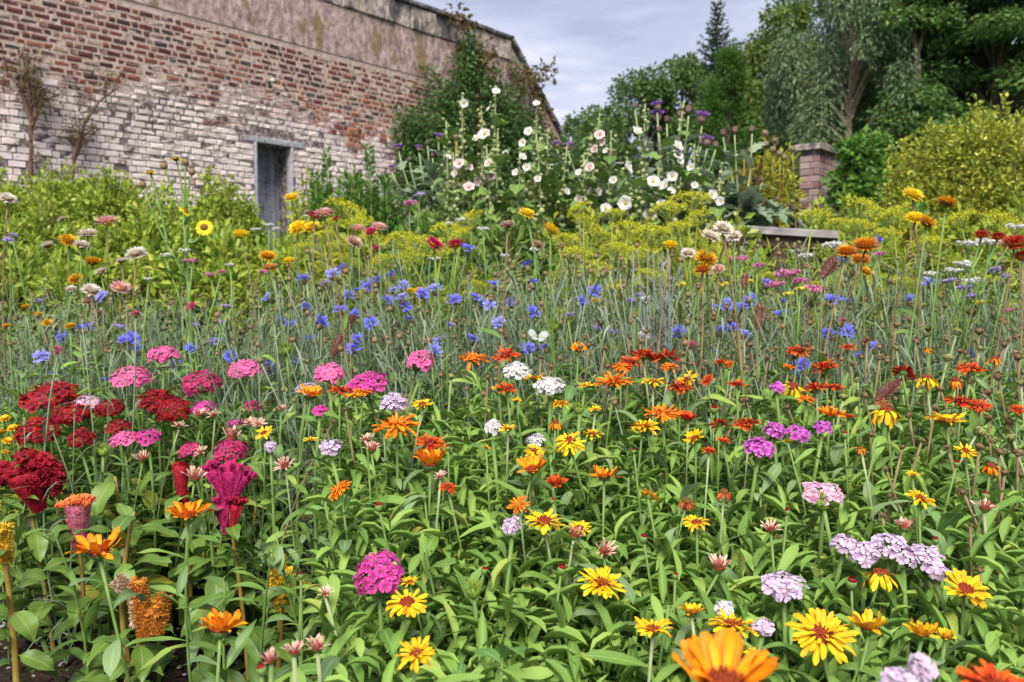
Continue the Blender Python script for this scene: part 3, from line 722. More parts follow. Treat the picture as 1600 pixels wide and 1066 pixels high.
t = thing('wooden_plank', ((a[0] + b[0]) / 2, (a[1] + b[1]) / 2, gz(0, a[1])), 'dark wooden plank edge half hidden in leaves at the left edge', 'plank')
off = np.array(t.location); L = np.linalg.norm(b - a)
ob('board', MB().add(rough_block(0, L, -0.02, 0.02, -0.09, 0.03, 0.005, 0.002)).mesh('board', M_DWOOD, False), t, frame(a - off, b - a))
for q in (0.15, 0.8):
    c = a + (b - a) * q - off
    ob('stake', MB().add(rough_block(-0.03, 0.03, 0.022, 0.08, -0.1, c[2], 0.004, 0.001)).mesh('stake', M_DWOOD, False), t, tr((c[0], c[1], 0)))
# ================================================================== PLANT MATERIALS
GL_V = (0.30, 0.42, 0.15)
M_LEAF = leaf_mat('calendula_leaf', (0.06, 0.155, 0.02), (0.245, 0.40, 0.075), GL_V, 0.6, 0.25, 0.28, True, (0.34, 0.36, 0.07))
M_LEAFB = leaf_mat('bluish_leaf', (0.075, 0.155, 0.045), (0.24, 0.35, 0.15), (0.32, 0.42, 0.20), 0.6, 0.25, 0.25)
M_LEAFY = leaf_mat('withering_leaf', (0.16, 0.12, 0.04), (0.40, 0.38, 0.06), (0.45, 0.42, 0.16), 0.7, 0.2, 0.2, True, (0.24, 0.15, 0.06))
M_LEAFR = leaf_mat('broad_leaf', (0.06, 0.155, 0.03), (0.15, 0.29, 0.07), (0.26, 0.38, 0.16), 0.55, 0.3, 0.24)
M_DLEAF = leaf_mat('dianthus_leaf', (0.065, 0.15, 0.024), (0.15, 0.27, 0.05), (0.18, 0.30, 0.08), 0.45, 0.4, 0.22)
M_CLEAF = leaf_mat('celosia_leaf', (0.055, 0.13, 0.02), (0.14, 0.24, 0.04), (0.26, 0.32, 0.08), 0.45, 0.4, 0.22)
M_CLEAFY = leaf_mat('yellowing_leaf', (0.20, 0.26, 0.03), (0.34, 0.34, 0.04), (0.42, 0.36, 0.06), 0.5, 0.35, 0.25)
M_HLEAF = leaf_mat('hollyhock_leaf', (0.06, 0.14, 0.025), (0.17, 0.27, 0.06), (0.25, 0.33, 0.11), 0.6, 0.25, 0.2)
M_STEM = plain_mat('green_stem', (0.09, 0.17, 0.035), (0.16, 0.25, 0.06), 30, 0.55, 0.3)
M_STEMP = plain_mat('pale_stem', (0.18, 0.24, 0.10), (0.30, 0.34, 0.17), 30, 0.6, 0.3)
M_STEMG = leaf_mat('grey_green_stem', (0.09, 0.145, 0.07), (0.20, 0.26, 0.155), None, 0.6, 0.25, 0.15, True, (0.40, 0.42, 0.33))
M_STEMY = plain_mat('amber_stem', (0.24, 0.12, 0.025), (0.27, 0.24, 0.05), 30, 0.5, 0.35)
M_STEMB = plain_mat('brown_stem', (0.13, 0.085, 0.045), (0.24, 0.19, 0.09), 30, 0.7, 0.2)
M_BUD = plain_mat('bud_scale', (0.10, 0.12, 0.05), (0.22, 0.15, 0.08), 160, 0.6, 0.3, rvk=0.5)
M_BROWN = plain_mat('dry_brown', (0.10, 0.06, 0.03), (0.26, 0.18, 0.09), 120, 0.8, 0.2, rvk=0.5)
M_SEEDG = plain_mat('green_seed', (0.12, 0.15, 0.04), (0.30, 0.30, 0.11), 120, 0.7, 0.2, rvk=0.5)
M_DISC_R = plain_mat('dark_red_disc', (0.10, 0.012, 0.008), (0.30, 0.05, 0.012), 260, 0.7, 0.2)
M_DISC_O = plain_mat('orange_disc', (0.40, 0.10, 0.01), (0.62, 0.24, 0.02), 260, 0.7, 0.2)
M_DISC_B = plain_mat('brown_disc', (0.09, 0.045, 0.012), (0.20, 0.11, 0.02), 260, 0.8, 0.2)
M_DISC_Y = plain_mat('yellow_disc', (0.50, 0.34, 0.02), (0.70, 0.52, 0.04), 260, 0.7, 0.2)
PM = {
 'orange': petal_mat('orange_petal', (0.45, 0.035, 0.004), (0.90, 0.30, 0.006), (0.86, 0.22, 0.006), (0.62, 0.06, 0.006), 0.75, 0.08, 0.35, back=(0.70, 0.10, 0.01)),
 'amber': petal_mat('amber_petal', (0.40, 0.03, 0.004), (0.92, 0.42, 0.008), (0.88, 0.28, 0.006), (0.72, 0.10, 0.008), 0.5, 0.10, 0.32, back=(0.74, 0.14, 0.01)),
 'yellow': petal_mat('yellow_petal', (0.33, 0.02, 0.006), (0.86, 0.58, 0.010), (0.84, 0.50, 0.010), (0.70, 0.30, 0.01), 0.35, 0.10, 0.26, back=(0.72, 0.30, 0.02)),
 'red': petal_mat('red_orange_petal', (0.22, 0.008, 0.004), (0.62, 0.055, 0.006), (0.74, 0.13, 0.008), (0.42, 0.015, 0.006), 0.7, 0.1, 0.5, back=(0.42, 0.02, 0.008)),
 'pink': petal_mat('striped_pink_petal', (0.40, 0.03, 0.02), (0.84, 0.60, 0.46), (0.84, 0.62, 0.46), (0.40, 0.03, 0.03), 0.75, 0.1, 0.3, back=(0.48, 0.10, 0.08)),
 'dry': petal_mat('withered_petal', (0.20, 0.03, 0.01), (0.46, 0.08, 0.02), (0.30, 0.10, 0.04), None),
 'blue': petal_mat('cornflower_petal', (0.07, 0.04, 0.32), (0.11, 0.12, 0.70), (0.20, 0.22, 0.88), None, p1=0.6),
 'paleblue': petal_mat('pale_cornflower_petal', (0.12, 0.10, 0.40), (0.22, 0.23, 0.78), (0.34, 0.35, 0.90), None, p1=0.6),
 'crimsoncorn': petal_mat('crimson_cornflower_petal', (0.10, 0.005, 0.03), (0.30, 0.012, 0.07), (0.42, 0.03, 0.12), None),
 's_yellow': petal_mat('yellow_bract', (0.60, 0.36, 0.01), (0.86, 0.60, 0.012), (0.84, 0.62, 0.03), None, rough=0.4),
 's_gold': petal_mat('golden_bract', (0.34, 0.12, 0.006), (0.74, 0.38, 0.010), (0.80, 0.50, 0.03), (0.5, 0.16, 0.01), 0.5, rough=0.4),
 's_orange': petal_mat('orange_bract', (0.28, 0.05, 0.006), (0.66, 0.20, 0.010), (0.74, 0.36, 0.03), (0.36, 0.05, 0.01), 0.6, rough=0.4),
 's_red': petal_mat('dark_red_bract', (0.34, 0.08, 0.006), (0.34, 0.014, 0.010), (0.42, 0.03, 0.02), None, rough=0.4),
 's_crimson': petal_mat('crimson_bract', (0.30, 0.02, 0.05), (0.46, 0.012, 0.09), (0.60, 0.05, 0.16), None, rough=0.4),
 's_pink': petal_mat('pale_pink_bract', (0.55, 0.18, 0.20), (0.74, 0.38, 0.38), (0.80, 0.56, 0.52), None, rough=0.4),
 's_cream': petal_mat('cream_bract', (0.46, 0.34, 0.22), (0.72, 0.64, 0.54), (0.80, 0.76, 0.68), None, rough=0.4),
 's_tan': petal_mat('tan_bract', (0.34, 0.18, 0.12), (0.56, 0.36, 0.26), (0.66, 0.50, 0.40), None, rough=0.4),
 'daisy': petal_mat('daisy_ray', (0.75, 0.50, 0.01), (0.88, 0.70, 0.012), (0.88, 0.72, 0.02), None),
 'w_crimson': petal_mat('crimson_floret', (0.05, 0.001, 0.003), (0.25, 0.002, 0.010), (0.36, 0.006, 0.018), (0.44, 0.02, 0.04), 0.35, 0.15, 0.6, 0.15, 0.55),
 'w_cerise': petal_mat('cerise_floret', (0.16, 0.002, 0.02), (0.42, 0.008, 0.08), (0.52, 0.03, 0.16), (0.62, 0.12, 0.3), 0.5, 0.15, 0.6, 0.15, 0.5),
 'w_pink': petal_mat('pink_floret', (0.50, 0.03, 0.16), (0.78, 0.09, 0.30), (0.82, 0.20, 0.44), (0.84, 0.34, 0.55), 0.5, 0.2, 0.6),
 'w_magenta': petal_mat('magenta_floret', (0.22, 0.004, 0.08), (0.56, 0.02, 0.24), (0.66, 0.06, 0.36), (0.78, 0.20, 0.5), 0.6, 0.2, 0.55),
 'w_purple': petal_mat('purple_floret', (0.22, 0.02, 0.2), (0.5, 0.08, 0.42), (0.60, 0.18, 0.54), None),
 'w_lilac': petal_mat('lilac_floret', (0.34, 0.20, 0.34), (0.58, 0.44, 0.58), (0.62, 0.50, 0.62), None, vary=0.15),
 'w_blush': petal_mat('blush_floret', (0.50, 0.18, 0.32), (0.68, 0.38, 0.50), (0.72, 0.48, 0.60), None, vary=0.15),
 'w_white': petal_mat('white_floret', (0.45, 0.45, 0.40), (0.62, 0.60, 0.60), (0.64, 0.62, 0.64), None, vary=0.2),
 'holly': petal_mat('hollyhock_petal', (0.50, 0.48, 0.14), (0.66, 0.65, 0.60), (0.68, 0.67, 0.65), None, vary=0.1),
 'hollypink': petal_mat('pink_hollyhock_petal', (0.40, 0.09, 0.12), (0.64, 0.50, 0.50), (0.68, 0.60, 0.60), None, vary=0.1, p0=0.2),
 'thistle': petal_mat('cardoon_tuft', (0.14, 0.05, 0.24), (0.32, 0.13, 0.58), (0.46, 0.24, 0.72), None),
 'dill': petal_mat('dill_floret', (0.34, 0.39, 0.02), (0.54, 0.55, 0.03), (0.70, 0.66, 0.05), None, vary=0.5),
 'tagetes': petal_mat('tagetes_petal', (0.80, 0.36, 0.01), (0.86, 0.46, 0.01), (0.86, 0.5, 0.01), None),
 'stat_pink': petal_mat('pink_statice', (0.5, 0.12, 0.26), (0.66, 0.22, 0.40), (0.74, 0.36, 0.5), None),
 'stat_white': petal_mat('white_statice', (0.6, 0.6, 0.5), (0.78, 0.78, 0.74), (0.8, 0.8, 0.78), None),
 'stat_lilac': petal_mat('lilac_statice', (0.30, 0.20, 0.5), (0.46, 0.36, 0.68), (0.58, 0.5, 0.76), None),
 'stat_yellow': petal_mat('yellow_statice', (0.6, 0.5, 0.05), (0.75, 0.68, 0.08), (0.8, 0.74, 0.14), None),
}
M_VELV = {k: plain_mat(k + '_velvet', a, b, 90, 0.75, 0.25, 0.9, 0.004, rvk=0.4) for k, a, b in (
    ('crimson', (0.14, 0.003, 0.012), (0.44, 0.012, 0.03)), ('magenta', (0.22, 0.006, 0.05), (0.46, 0.02, 0.14)), ('pinkish', (0.30, 0.05, 0.09), (0.58, 0.20, 0.24)),
    ('coral', (0.62, 0.10, 0.03), (0.80, 0.26, 0.08)), ('orange', (0.34, 0.12, 0.02), (0.66, 0.26, 0.03)), ('golden', (0.50, 0.30, 0.02), (0.76, 0.52, 0.05)), ('fawn', (0.30, 0.18, 0.10), (0.58, 0.46, 0.32)))}
# ================================================================== SHARED LEAF AND PETAL SHAPES
def p_spat(t): return 0.16 + 0.84 * np.sin(np.pi * np.clip(t, 0, 1) ** 1.45) ** 0.8 * (t > 0.02) - 0.16 * (t > 0.95)
def p_lanc(t): return np.sin(np.pi * np.clip(t, 0, 1) ** 0.8) ** 0.9 + 0.08 * (t < 0.1)
def p_ov(t): return np.where(t < 0.16, 0.06, np.sin(np.pi * np.clip((t - 0.14) / 0.86, 0, 1) ** 0.72) ** 0.85)
def p_pet(t): return (0.34 + 0.66 * np.sin(np.clip(t / 0.7, 0, 1) * np.pi / 2)) * np.where(t > 0.78, np.sqrt(np.clip(1 - ((t - 0.78) / 0.24) ** 2, 0, 1)), 1)
LM = {'caly': [], 'calr': [], 'cal': [], 'calb': [], 'dia': [], 'cel': [], 'cely': [], 'hol': [], 'lin': [], 'silver': []}
for k in range(6):
    LM['cal'].append(MB().add(blade(1, rng.uniform(0.20, 0.29), 7, 2, p_spat, rng.uniform(0.2, 1.6), rng.uniform(0.15, 0.5), 0.09, 1.6, seed=k)).mesh('leaf', M_LEAF))
    LM['calb'].append(MB().add(blade(1, rng.uniform(0.20, 0.30), 7, 2, p_spat, rng.uniform(0.4, 2.0), rng.uniform(0.1, 0.4), 0.10, 1.7, seed=k)).mesh('leaf', M_LEAFB))
    LM['caly'].append(MB().add(blade(1, rng.uniform(0.18, 0.3), 7, 2, p_spat, rng.uniform(0.6, 2.4), rng.uniform(0.2, 0.6), 0.16, 2.0, seed=k)).mesh('leaf', M_LEAFY))
    LM['calr'].append(MB().add(blade(0.8, rng.uniform(0.30, 0.42), 7, 4, p_spat, rng.uniform(0.2, 1.2), rng.uniform(0.05, 0.3), 0.10, 1.4, seed=k)).mesh('leaf', M_LEAFR))
    LM['dia'].append(MB().add(blade(1, rng.uniform(0.15, 0.22), 7, 2, p_lanc, rng.uniform(0.3, 1.3), 0.35, 0.02, 1, seed=k)).mesh('leaf', M_DLEAF))
    LM['cel'].append(MB().add(blade(1, rng.uniform(0.40, 0.52), 9, 4, p_ov, rng.uniform(0.5, 1.6), 0.22, 0.10, 2.2, seed=k)).mesh('leaf', M_CLEAF))
    LM['cely'].append(MB().add(blade(1, rng.uniform(0.42, 0.5), 9, 4, p_ov, rng.uniform(0.3, 1.0), 0.25, 0.06, 1.5, seed=k)).mesh('leaf', M_CLEAFY))
    LM['hol'].append(MB().add(blade(1, rng.uniform(0.7, 0.9), 6, 4, p_ov, rng.uniform(0.3, 1.2), 0.12, 0.10, 2.0, seed=k)).mesh('leaf', M_HLEAF))
    LM['lin'].append(MB().add(blade(1, rng.uniform(0.05, 0.08), 6, 1, p_lanc, rng.uniform(0.2, 1.2), 0.0, seed=k)).mesh('leaf', M_STEMG))
    LM['silver'].append(MB().add(blade(1, rng.uniform(0.26, 0.36), 11, 2, p_lanc, rng.uniform(0.6, 1.6), 0.25, 0.08, 2.2, seed=k, tooth=0.35)).mesh('leaf', M_SAGE))
PET = {}
def petal_mesh(kind, k, W=0.26, curl=0.25):
    key = (kind, k, W, curl)
    if key not in PET:
        PET[key] = MB().add(blade(1, W * (1.12 - 0.07 * k), 6, 2, (lambda t: p_pet(t) * (1 - 0.3 * (t > 0.95))) if k % 2 else p_pet, curl + (0.0, 0.2, 0.35, -0.25, 0.75)[k], (0.10, 0.3, -0.15, 0.2, 0.4)[k], 0.10, 1.3, seed=k * 1.7)).mesh('petal', PM[kind])
    return PET[key]
def add_leaves(t, pts, n, L, kinds, t0=0.08, t1=0.8, el=(10, 55), up=0.0, name='leaf', ang0=None):
    pts = np.asarray(pts); a = rng.uniform(0, 6.28) if ang0 is None else ang0
    for i in range(n):
        q = t0 + (t1 - t0) * (i + rng.uniform(-0.2, 0.2)) / max(n - 1, 1); q = min(max(q, 0.02), 0.98)
        f = q * (len(pts) - 1); k = min(int(f), len(pts) - 2); c = pts[k] + (pts[k + 1] - pts[k]) * (f - k)
        e = R(rng.uniform(*el)); d = np.array((math.cos(a) * math.cos(e), math.sin(a) * math.cos(e), math.sin(e)))
        l = L * rng.uniform(0.7, 1.2) * (1.05 - 0.45 * q)
        ms = LM[kinds[rng.integers(len(kinds))]]
        ob(name, ms[rng.integers(len(ms))], t, frame(c, d, (rng.normal() * 0.25, rng.normal() * 0.25, 1), l))
        a += 2.4 + rng.normal() * 0.3
DY = [(440, 2.3), (540, 1.72), (600, 1.5), (660, 1.36), (700, 1.27), (760, 1.17), (820, 1.10), (900, 1.02), (960, 0.92), (1000, 0.84), (1030, 0.60), (1060, 0.48)]
def dcal(px, y):
    d = float(np.interp(y, [q[0] for q in DY], [q[1] for q in DY]))
    if px < 500 and y < 770: d = min(2.0, d * (1 + 0.38 * min(1, max(0, (500 - px) / 120)) * min(1, (770 - y) / 50)))
    return d
def head_frame(p, tilt, az):
    """z axis of the head leans by tilt towards azimuth az (az=0 is towards the camera)"""
    a = R(az) - math.pi / 2
    z = np.array((math.cos(a) * math.sin(tilt), math.sin(a) * math.sin(tilt), math.cos(tilt)))
    x = nrm(np.cross((0.13, 1, 0.1), z)); y = np.cross(z, x)
    M = np.eye(4); M[:3, 0] = x; M[:3, 1] = y; M[:3, 2] = z; M[:3, 3] = p
    return M
def stem_to(p, bend=0.04, base=None, n=8):
    if base is None:
        b = np.array((p[0] + rng.normal() * bend, p[1] + rng.normal() * bend * 0.6 + 0.01, 0)); b[2] = gz(b[0], b[1])
    else: b = np.asarray(base, float)
    return b, curve((0, 0, 0), p - b, (rng.normal() * bend * 0.5, rng.normal() * bend * 0.4, 0), n)
# ------------------------------------------------------------------ calendula
HD = {}
def core_mesh(disc, big):
    key = ('core', disc.name, big)
    if key not in HD:
        mb = MB().add(lathe([(0.34, -0.02), (0.36, 0.06), (0.26, 0.13), (0.1, 0.15)], 12), 0)
        for k in range(22):
            a = k * 2.4; r = 0.32 * math.sqrt(k / 22)
            mb.add(lathe([(0.035, 0.08), (0.045, 0.16), (0.02, 0.20 + 0.04 * rng.random())], 5), 0, tr((r * math.cos(a), r * math.sin(a), 0)))
        mb.add(lathe([(0.10, -0.26), (0.24, -0.2), (0.33, -0.08), (0.34, -0.02)], 10), 1)
        for k in range(14):
            a = k * 6.283 / 14
            mb.add(blade(0.34, 0.11, 3, 1, p_lanc, -0.5, 0), 1, rot('Z', a) @ tr((0.2, 0, -0.2)) @ rot('Y', R(-35)))
        HD[key] = mb.mesh('flower_head', [disc, M_STEM])
    return HD[key]
STY = {  # rings: (number, elevation deg, length, start radius)
 'double': [(19, 4, 0.78, 0.24), (17, 16, 0.72, 0.20), (13, 32, 0.58, 0.16), (8, 55, 0.4, 0.1)],
 'single': [(17, 14, 0.80, 0.22), (14, 24, 0.72, 0.2)],
 'cup': [(17, 32, 0.86, 0.22), (13, 44, 0.78, 0.18)],
 'closed': [(14, 36, 0.86, 0.2), (12, 54, 0.8, 0.14), (7, 74, 0.62, 0.06)],
 'droop': [(11, -32, 0.86, 0.2), (7, -8, 0.7, 0.2)],
}
def rings(style):
    miss = rng.choice((0.02, 0.05, 0.16), p=(0.5, 0.3, 0.2)); off = rng.normal() * 7
    for ri, (n, e, L, r0) in enumerate(STY[style]):
        for k in range(n):
            if rng.random() < miss: continue
            a = (k + 0.5 * (ri % 2)) * 6.283 / n + rng.normal() * 0.06
            yield rot('Z', a) @ tr((r0, 0, 0.03 * ri)) @ rot('Y', R(-(e + rng.normal() * 10 + off))) @ rot('X', rng.normal() * 0.25) @ tr((0, 0, 0), L * rng.uniform(0.76, 1.12))
def joined_head(kind, style, disc, k):
    key = (kind, style, k)
    if key not in HD:
        mb = MB()
        for M in rings(style): mb.add(blade(1, 0.27 if style != 'closed' else 0.2, 4, 2, p_pet, 0.25, 0.12), 0, M)
        mb.add(lathe([(0.34, -0.02), (0.36, 0.07), (0.2, 0.16)], 9), 1); mb.add(lathe([(0.08, -0.26), (0.26, -0.18), (0.34, -0.02)], 8), 2)
        HD[key] = mb.mesh('flower_head', [PM[kind], disc, M_STEM])
    return HD[key]
CAL = {'O': ('orange', 'double', M_DISC_O, 'orange double calendula with red streaked petals'), 'o': ('amber', 'cup', M_DISC_R, 'amber orange calendula with an open cupped flower'),
       'Y': ('yellow', 'double', M_DISC_R, 'yellow double calendula with reddish petal bases'), 'y': ('yellow', 'single', M_DISC_R, 'yellow single calendula with a dark red centre'),
       'c': ('yellow', 'cup', M_DISC_R, 'yellow cupped calendula with a dark red base'),
       'R': ('red', 'double', M_DISC_R, 'red orange calendula with ragged petals'), 'r': ('red', 'cup', M_DISC_R, 'red orange cupped calendula'),
       'P': ('pink', 'closed', M_DISC_R, 'half open calendula with cream red stripes'), 'D': ('yellow', 'droop', M_DISC_R, 'yellow calendula with drooping petals'),
       'X': ('dry', 'droop', M_DISC_B, 'withered reddish brown calendula'), 'x': ('orange', 'droop', M_DISC_R, 'fading orange calendula with drooping petals')}
def calendula(px, py, wpx, code, d=None, tilt=None, az=None, nl=10):
    kind, style, disc, desc = CAL[code]
    d = d or dcal(px, py); p = P(px, py, d); r = wpx / 2 / F * d * (1.0 if style != 'closed' else 1.15) * rng.uniform(0.92, 1.04)
    hang = style in ('droop',)
    tl = R(np.clip(rng.normal() * 15 + 9, -22, 48) if tilt is None else tilt - 9); a = rng.normal() * 45 if az is None else az
    M = head_frame(p, tl, a)
    p2 = p - M[:3, 2] * r * 0.22
    b, pts = stem_to(p2)
    t = thing('calendula', b)
    sr = max(0.0014, r * 0.052)
    ob('stem', MB().add(tube(pts, [sr * 1.3] * 6 + [sr * 1.1, sr * 1.5], 6)).mesh('stem', M_STEM if rng.random() < 0.7 else M_STEMP), t)
    add_leaves(t, pts, nl, 0.10, ('cal', 'cal', 'calb'), 0.3, 0.93)
    Mh = M.copy(); Mh[:3, 3] -= b; Mh[:3, :3] *= r
    if wpx >= 30:
        h = ob('flower_head', core_mesh(disc, 1), t, Mh)
        W = 0.19 if style == 'closed' else (0.30 if style in ('single', 'cup', 'droop') else 0.25)
        cu = {'closed': -0.5, 'cup': -0.25, 'droop': 0.8}.get(style, 0.2)
        for Mp in rings(style): ob('petal', petal_mesh(kind, int(rng.integers(5)), W, cu), h, Mp)
    else:
        ob('flower_head', joined_head(kind, style, disc, int(rng.integers(3))), t, Mh)
    pend(t, desc, 'calendula', 'calendulas in the bed', px, py)
C_LIST = '''620 665 78 O|672 693 56 R|672 727 68 o|688 746 22 P|700 761 31 R|530 764 48 O|573 688 25 P|581 703 34 P|640 910 30 y|636 942 72 y|651 1022 74 Y|508 928 28 P|
890 690 56 Y|926 679 38 Y|835 705 39 Y|832 734 57 o|868 757 38 r|944 746 50 o|1014 776 36 y|810 790 42 O|850 815 68 y|905 826 42 y|897 838 36 P|944 861 40 P|940 912 72 Y|1020 985 64 y|794 671 32 y|
1085 686 38 y|1010 668 44 Y|1073 782 38 X|1131 768 36 X|1088 817 45 y|1204 828 36 P|1124 888 46 P|1413 825 36 P|1538 795 38 P|1375 896 66 D|1508 922 72 y|1080 958 50 c|1144 978 80 Y|1283 992 104 Y|1358 982 70 c|1440 992 60 c|1477 996 38 c|
1130 1072 182 o|1556 1076 124 R|1180 1024 40 y|1438 779 44 y|1508 705 36 y|1548 728 38 x|1426 742 24 y|1247 548 44 R|1325 543 28 R|1290 576 46 R|1233 574 22 O|1038 560 62 R|1005 556 56 R|1046 574 36 O|970 573 38 O|904 547 32 o|985 566 40 R|
958 598 66 O|1020 597 40 y|1075 594 44 y|1063 606 48 R|1105 594 26 R|914 603 28 y|1125 567 26 R|1139 575 28 o|1151 601 32 R|875 632 38 Y|868 660 30 x|1035 648 62 O|1003 668 46 Y|1075 656 36 r|1118 634 22 X|1122 662 40 R|1160 662 32 R|
740 560 58 O|790 555 48 R|835 592 40 y|792 608 40 R|780 608 28 y|808 626 20 y|660 632 34 y|487 618 48 o|531 611 42 R|566 612 34 O|553 618 28 y|870 600 22 x|1238 604 48 D|1275 608 44 R|1302 606 40 R|1385 642 60 D|1478 660 62 y|1412 583 40 R|1448 591 44 D|1515 576 48 R|1493 594 36 x|1502 628 52 R|1530 634 38 R|1297 650 46 o|1172 662 40 R|1325 652 24 R|1260 625 30 O|
312 649 28 P|335 650 24 P|280 667 22 P|362 685 42 P|390 662 22 P|404 663 22 P|223 717 32 P|314 707 22 P|305 748 42 P|445 728 34 P|413 677 34 y|486 688 28 y|440 640 20 P|
295 807 74 o|155 863 92 o|345 986 84 o|423 1032 36 P|460 1020 40 P|496 1013 42 P|1108 705 26 R|1345 700 26 x|1380 628 26 X|1130 690 24 r|1590 640 30 R|1450 545 22 x|930 640 24 y|760 700 20 y|1230 690 22 y|1555 560 30 x'''
FACE = {(620, 665): (14, 0), (155, 863): (16, 5), (295, 807): (6, 0), (345, 986): (-4, 0), (1130, 1072): (14, -10), (1283, 992): (34, -12), (651, 1022): (24, 10), (890, 690): (38, 0), (850, 815): (22, 5), (636, 942): (24, 0), (672, 727): (4, 0), (1358, 982): (2, 0), (1080, 958): (2, 0), (1440, 992): (3, 0), (944, 746): (6, 0)}
def parse(s): return [(float(a), float(b), float(c), k) for a, b, c, k in (q.split() for q in s.replace('\n', '').split('|') if q.strip())]
for (x, y, wd, c) in parse(C_LIST):
    tz = FACE.get((int(x), int(y)), (None, None))
    calendula(x, y, wd, c, tilt=tz[0], az=tz[1])
# seed heads: rings of curled seeds
def seed_mesh(mat, k):
    mb = MB()
    for ri, (n, e, L) in enumerate(((12, 15, 0.9), (10, 45, 0.8), (6, 70, 0.7))):
        for j in range(n):
            a = j * 6.283 / n + ri * 0.3 + rng.normal() * 0.1
            mb.add(blade(L * rng.uniform(0.8, 1.1), 0.24, 6, 2, p_lanc, -2.6 - rng.random() * 0.6, -0.5), 0, rot('Z', a) @ tr((0.12, 0, 0)) @ rot('Y', R(-e + 25)))
    mb.add(lathe([(0.1, -0.25), (0.3, -0.1), (0.34, 0.1), (0.1, 0.25)], 8), 0)
    return mb.mesh('seed_head', mat)
SEED = {'g': [seed_mesh(M_SEEDG, k) for k in range(3)], 'b': [seed_mesh(M_BROWN, k) for k in range(3)]}
S_LIST = '''1290 590 36 g|1318 622 32 g|1480 562 40 g|1515 596 32 g|1523 640 34 b|1528 676 46 g|1582 685 34 g|1560 708 34 b|1160 627 28 b|1230 637 24 b|1378 807 26 b|1505 770 30 b|1531 893 26 b|1530 700 36 b|1268 476 36 b|1555 690 30 g|1350 470 30 b|
860 575 26 b|950 574 24 b|845 560 20 b|920 540 26 b|1000 535 24 b|985 528 22 b|945 545 22 b|1068 555 26 b|1115 500 24 b|1172 540 24 b|1140 503 26 b|1090 500 22 b|1400 510 26 b|1450 515 34 b|1440 480 30 g|1520 490 40 b|1530 520 34 b|1575 660 30 b|1330 570 24 b|1350 620 26 b|1010 520 22 b|
650 580 26 b|705 590 28 g|762 590 22 b|520 660 22 b|540 640 20 b|1385 735 22 b|1516 822 20 b|1390 775 20 b|1545 615 30 b|1470 610 26 b|1340 595 24 g|1420 650 26 b|1590 560 34 b|1495 520 30 g|1200 560 24 b|1375 560 28 b|1400 545 24 g|1430 535 28 b|1460 640 30 b|1490 650 26 g|1560 590 34 b|1570 540 30 b|1595 600 30 g|1310 555 22 b|1355 530 24 b|1545 655 30 b|1590 710 34 b|1570 740 28 b|1480 700 24 b|1410 700 22 b|1240 560 22 b|1260 540 22 b|1500 550 26 b|1530 545 28 g|1300 625 22 b|1360 680 22 b|1440 690 24 b'''
SP_ = {'g': 'green curled calendula seed head', 'b': 'brown dried calendula seed head'}
for (x, y, wd, c) in parse(S_LIST):
    d = dcal(x, y) * (1.05 if y > 540 else 1.0); p = P(x, y, d); r = wd / 2 / F * d
    b, pts = stem_to(p, 0.06); t = thing('calendula_seed_head', b)
    ob('stem', MB().add(tube(pts, 0.0022, 5)).mesh('stem', M_STEMP if c == 'g' else M_STEMB), t)
    M = head_frame(p - b, R(rng.uniform(5, 45)), rng.uniform(-120, 120)); M[:3, :3] *= r * 0.85
    ob('seed_head', SEED[c][rng.integers(3)], t, M); add_leaves(t, pts, 4, 0.09, ('cal', 'calb'), 0.2, 0.6)
    pend(t, SP_[c], 'seed head', 'calendula seed heads', x, y)
# closed buds
budm = MB().add(lathe([(0.25, -0.9), (0.62, -0.6), (0.8, 0.0), (0.66, 0.5)], 9), 1)
for k in range(12): budm.add(blade(0.9, 0.4, 4, 1, p_lanc, -0.9, 0), 0, rot('Z', k * 0.524) @ tr((0.55, 0, 0.2)) @ rot('Y', R(-75)))
for k in range(9): budm.add(blade(1.2, 0.4, 4, 1, p_lanc, -0.7, 0), 1, rot('Z', k * 0.7) @ tr((0.45, 0, -0.75)) @ rot('Y', R(-55)))
budm = budm.mesh('bud', [PM['w_crimson'], M_STEM])
for (x, y, wd) in ((592, 793, 15), (1005, 842, 15), (877, 891, 17), (757, 892, 12), (1330, 912, 20), (863, 783, 10), (409, 1047, 20), (1115, 640, 14), (375, 668, 12), (1495, 725, 12), (1540, 775, 14), (1320, 680, 12), (1055, 900, 11), (700, 700, 10), (470, 900, 11), (990, 705, 10), (1462, 845, 12), (1230, 800, 11)):
    d = dcal(x, y); p = P(x, y, d); r = wd / 2 / F * d
    b, pts = stem_to(p); t = thing('calendula_bud', b)
    ob('stem', MB().add(tube(pts, 0.0018, 5)).mesh('stem', M_STEM), t)
    M = head_frame(p - b, R(rng.uniform(0, 20)), rng.uniform(-90, 90)); M[:3, :3] *= r * 1.1
    ob('bud', budm, t, M); add_leaves(t, pts, 6, 0.09, ('cal', 'calb'), 0.25, 0.8)
    pend(t, 'closed dark red calendula bud', 'bud', 'calendula buds', x, y)
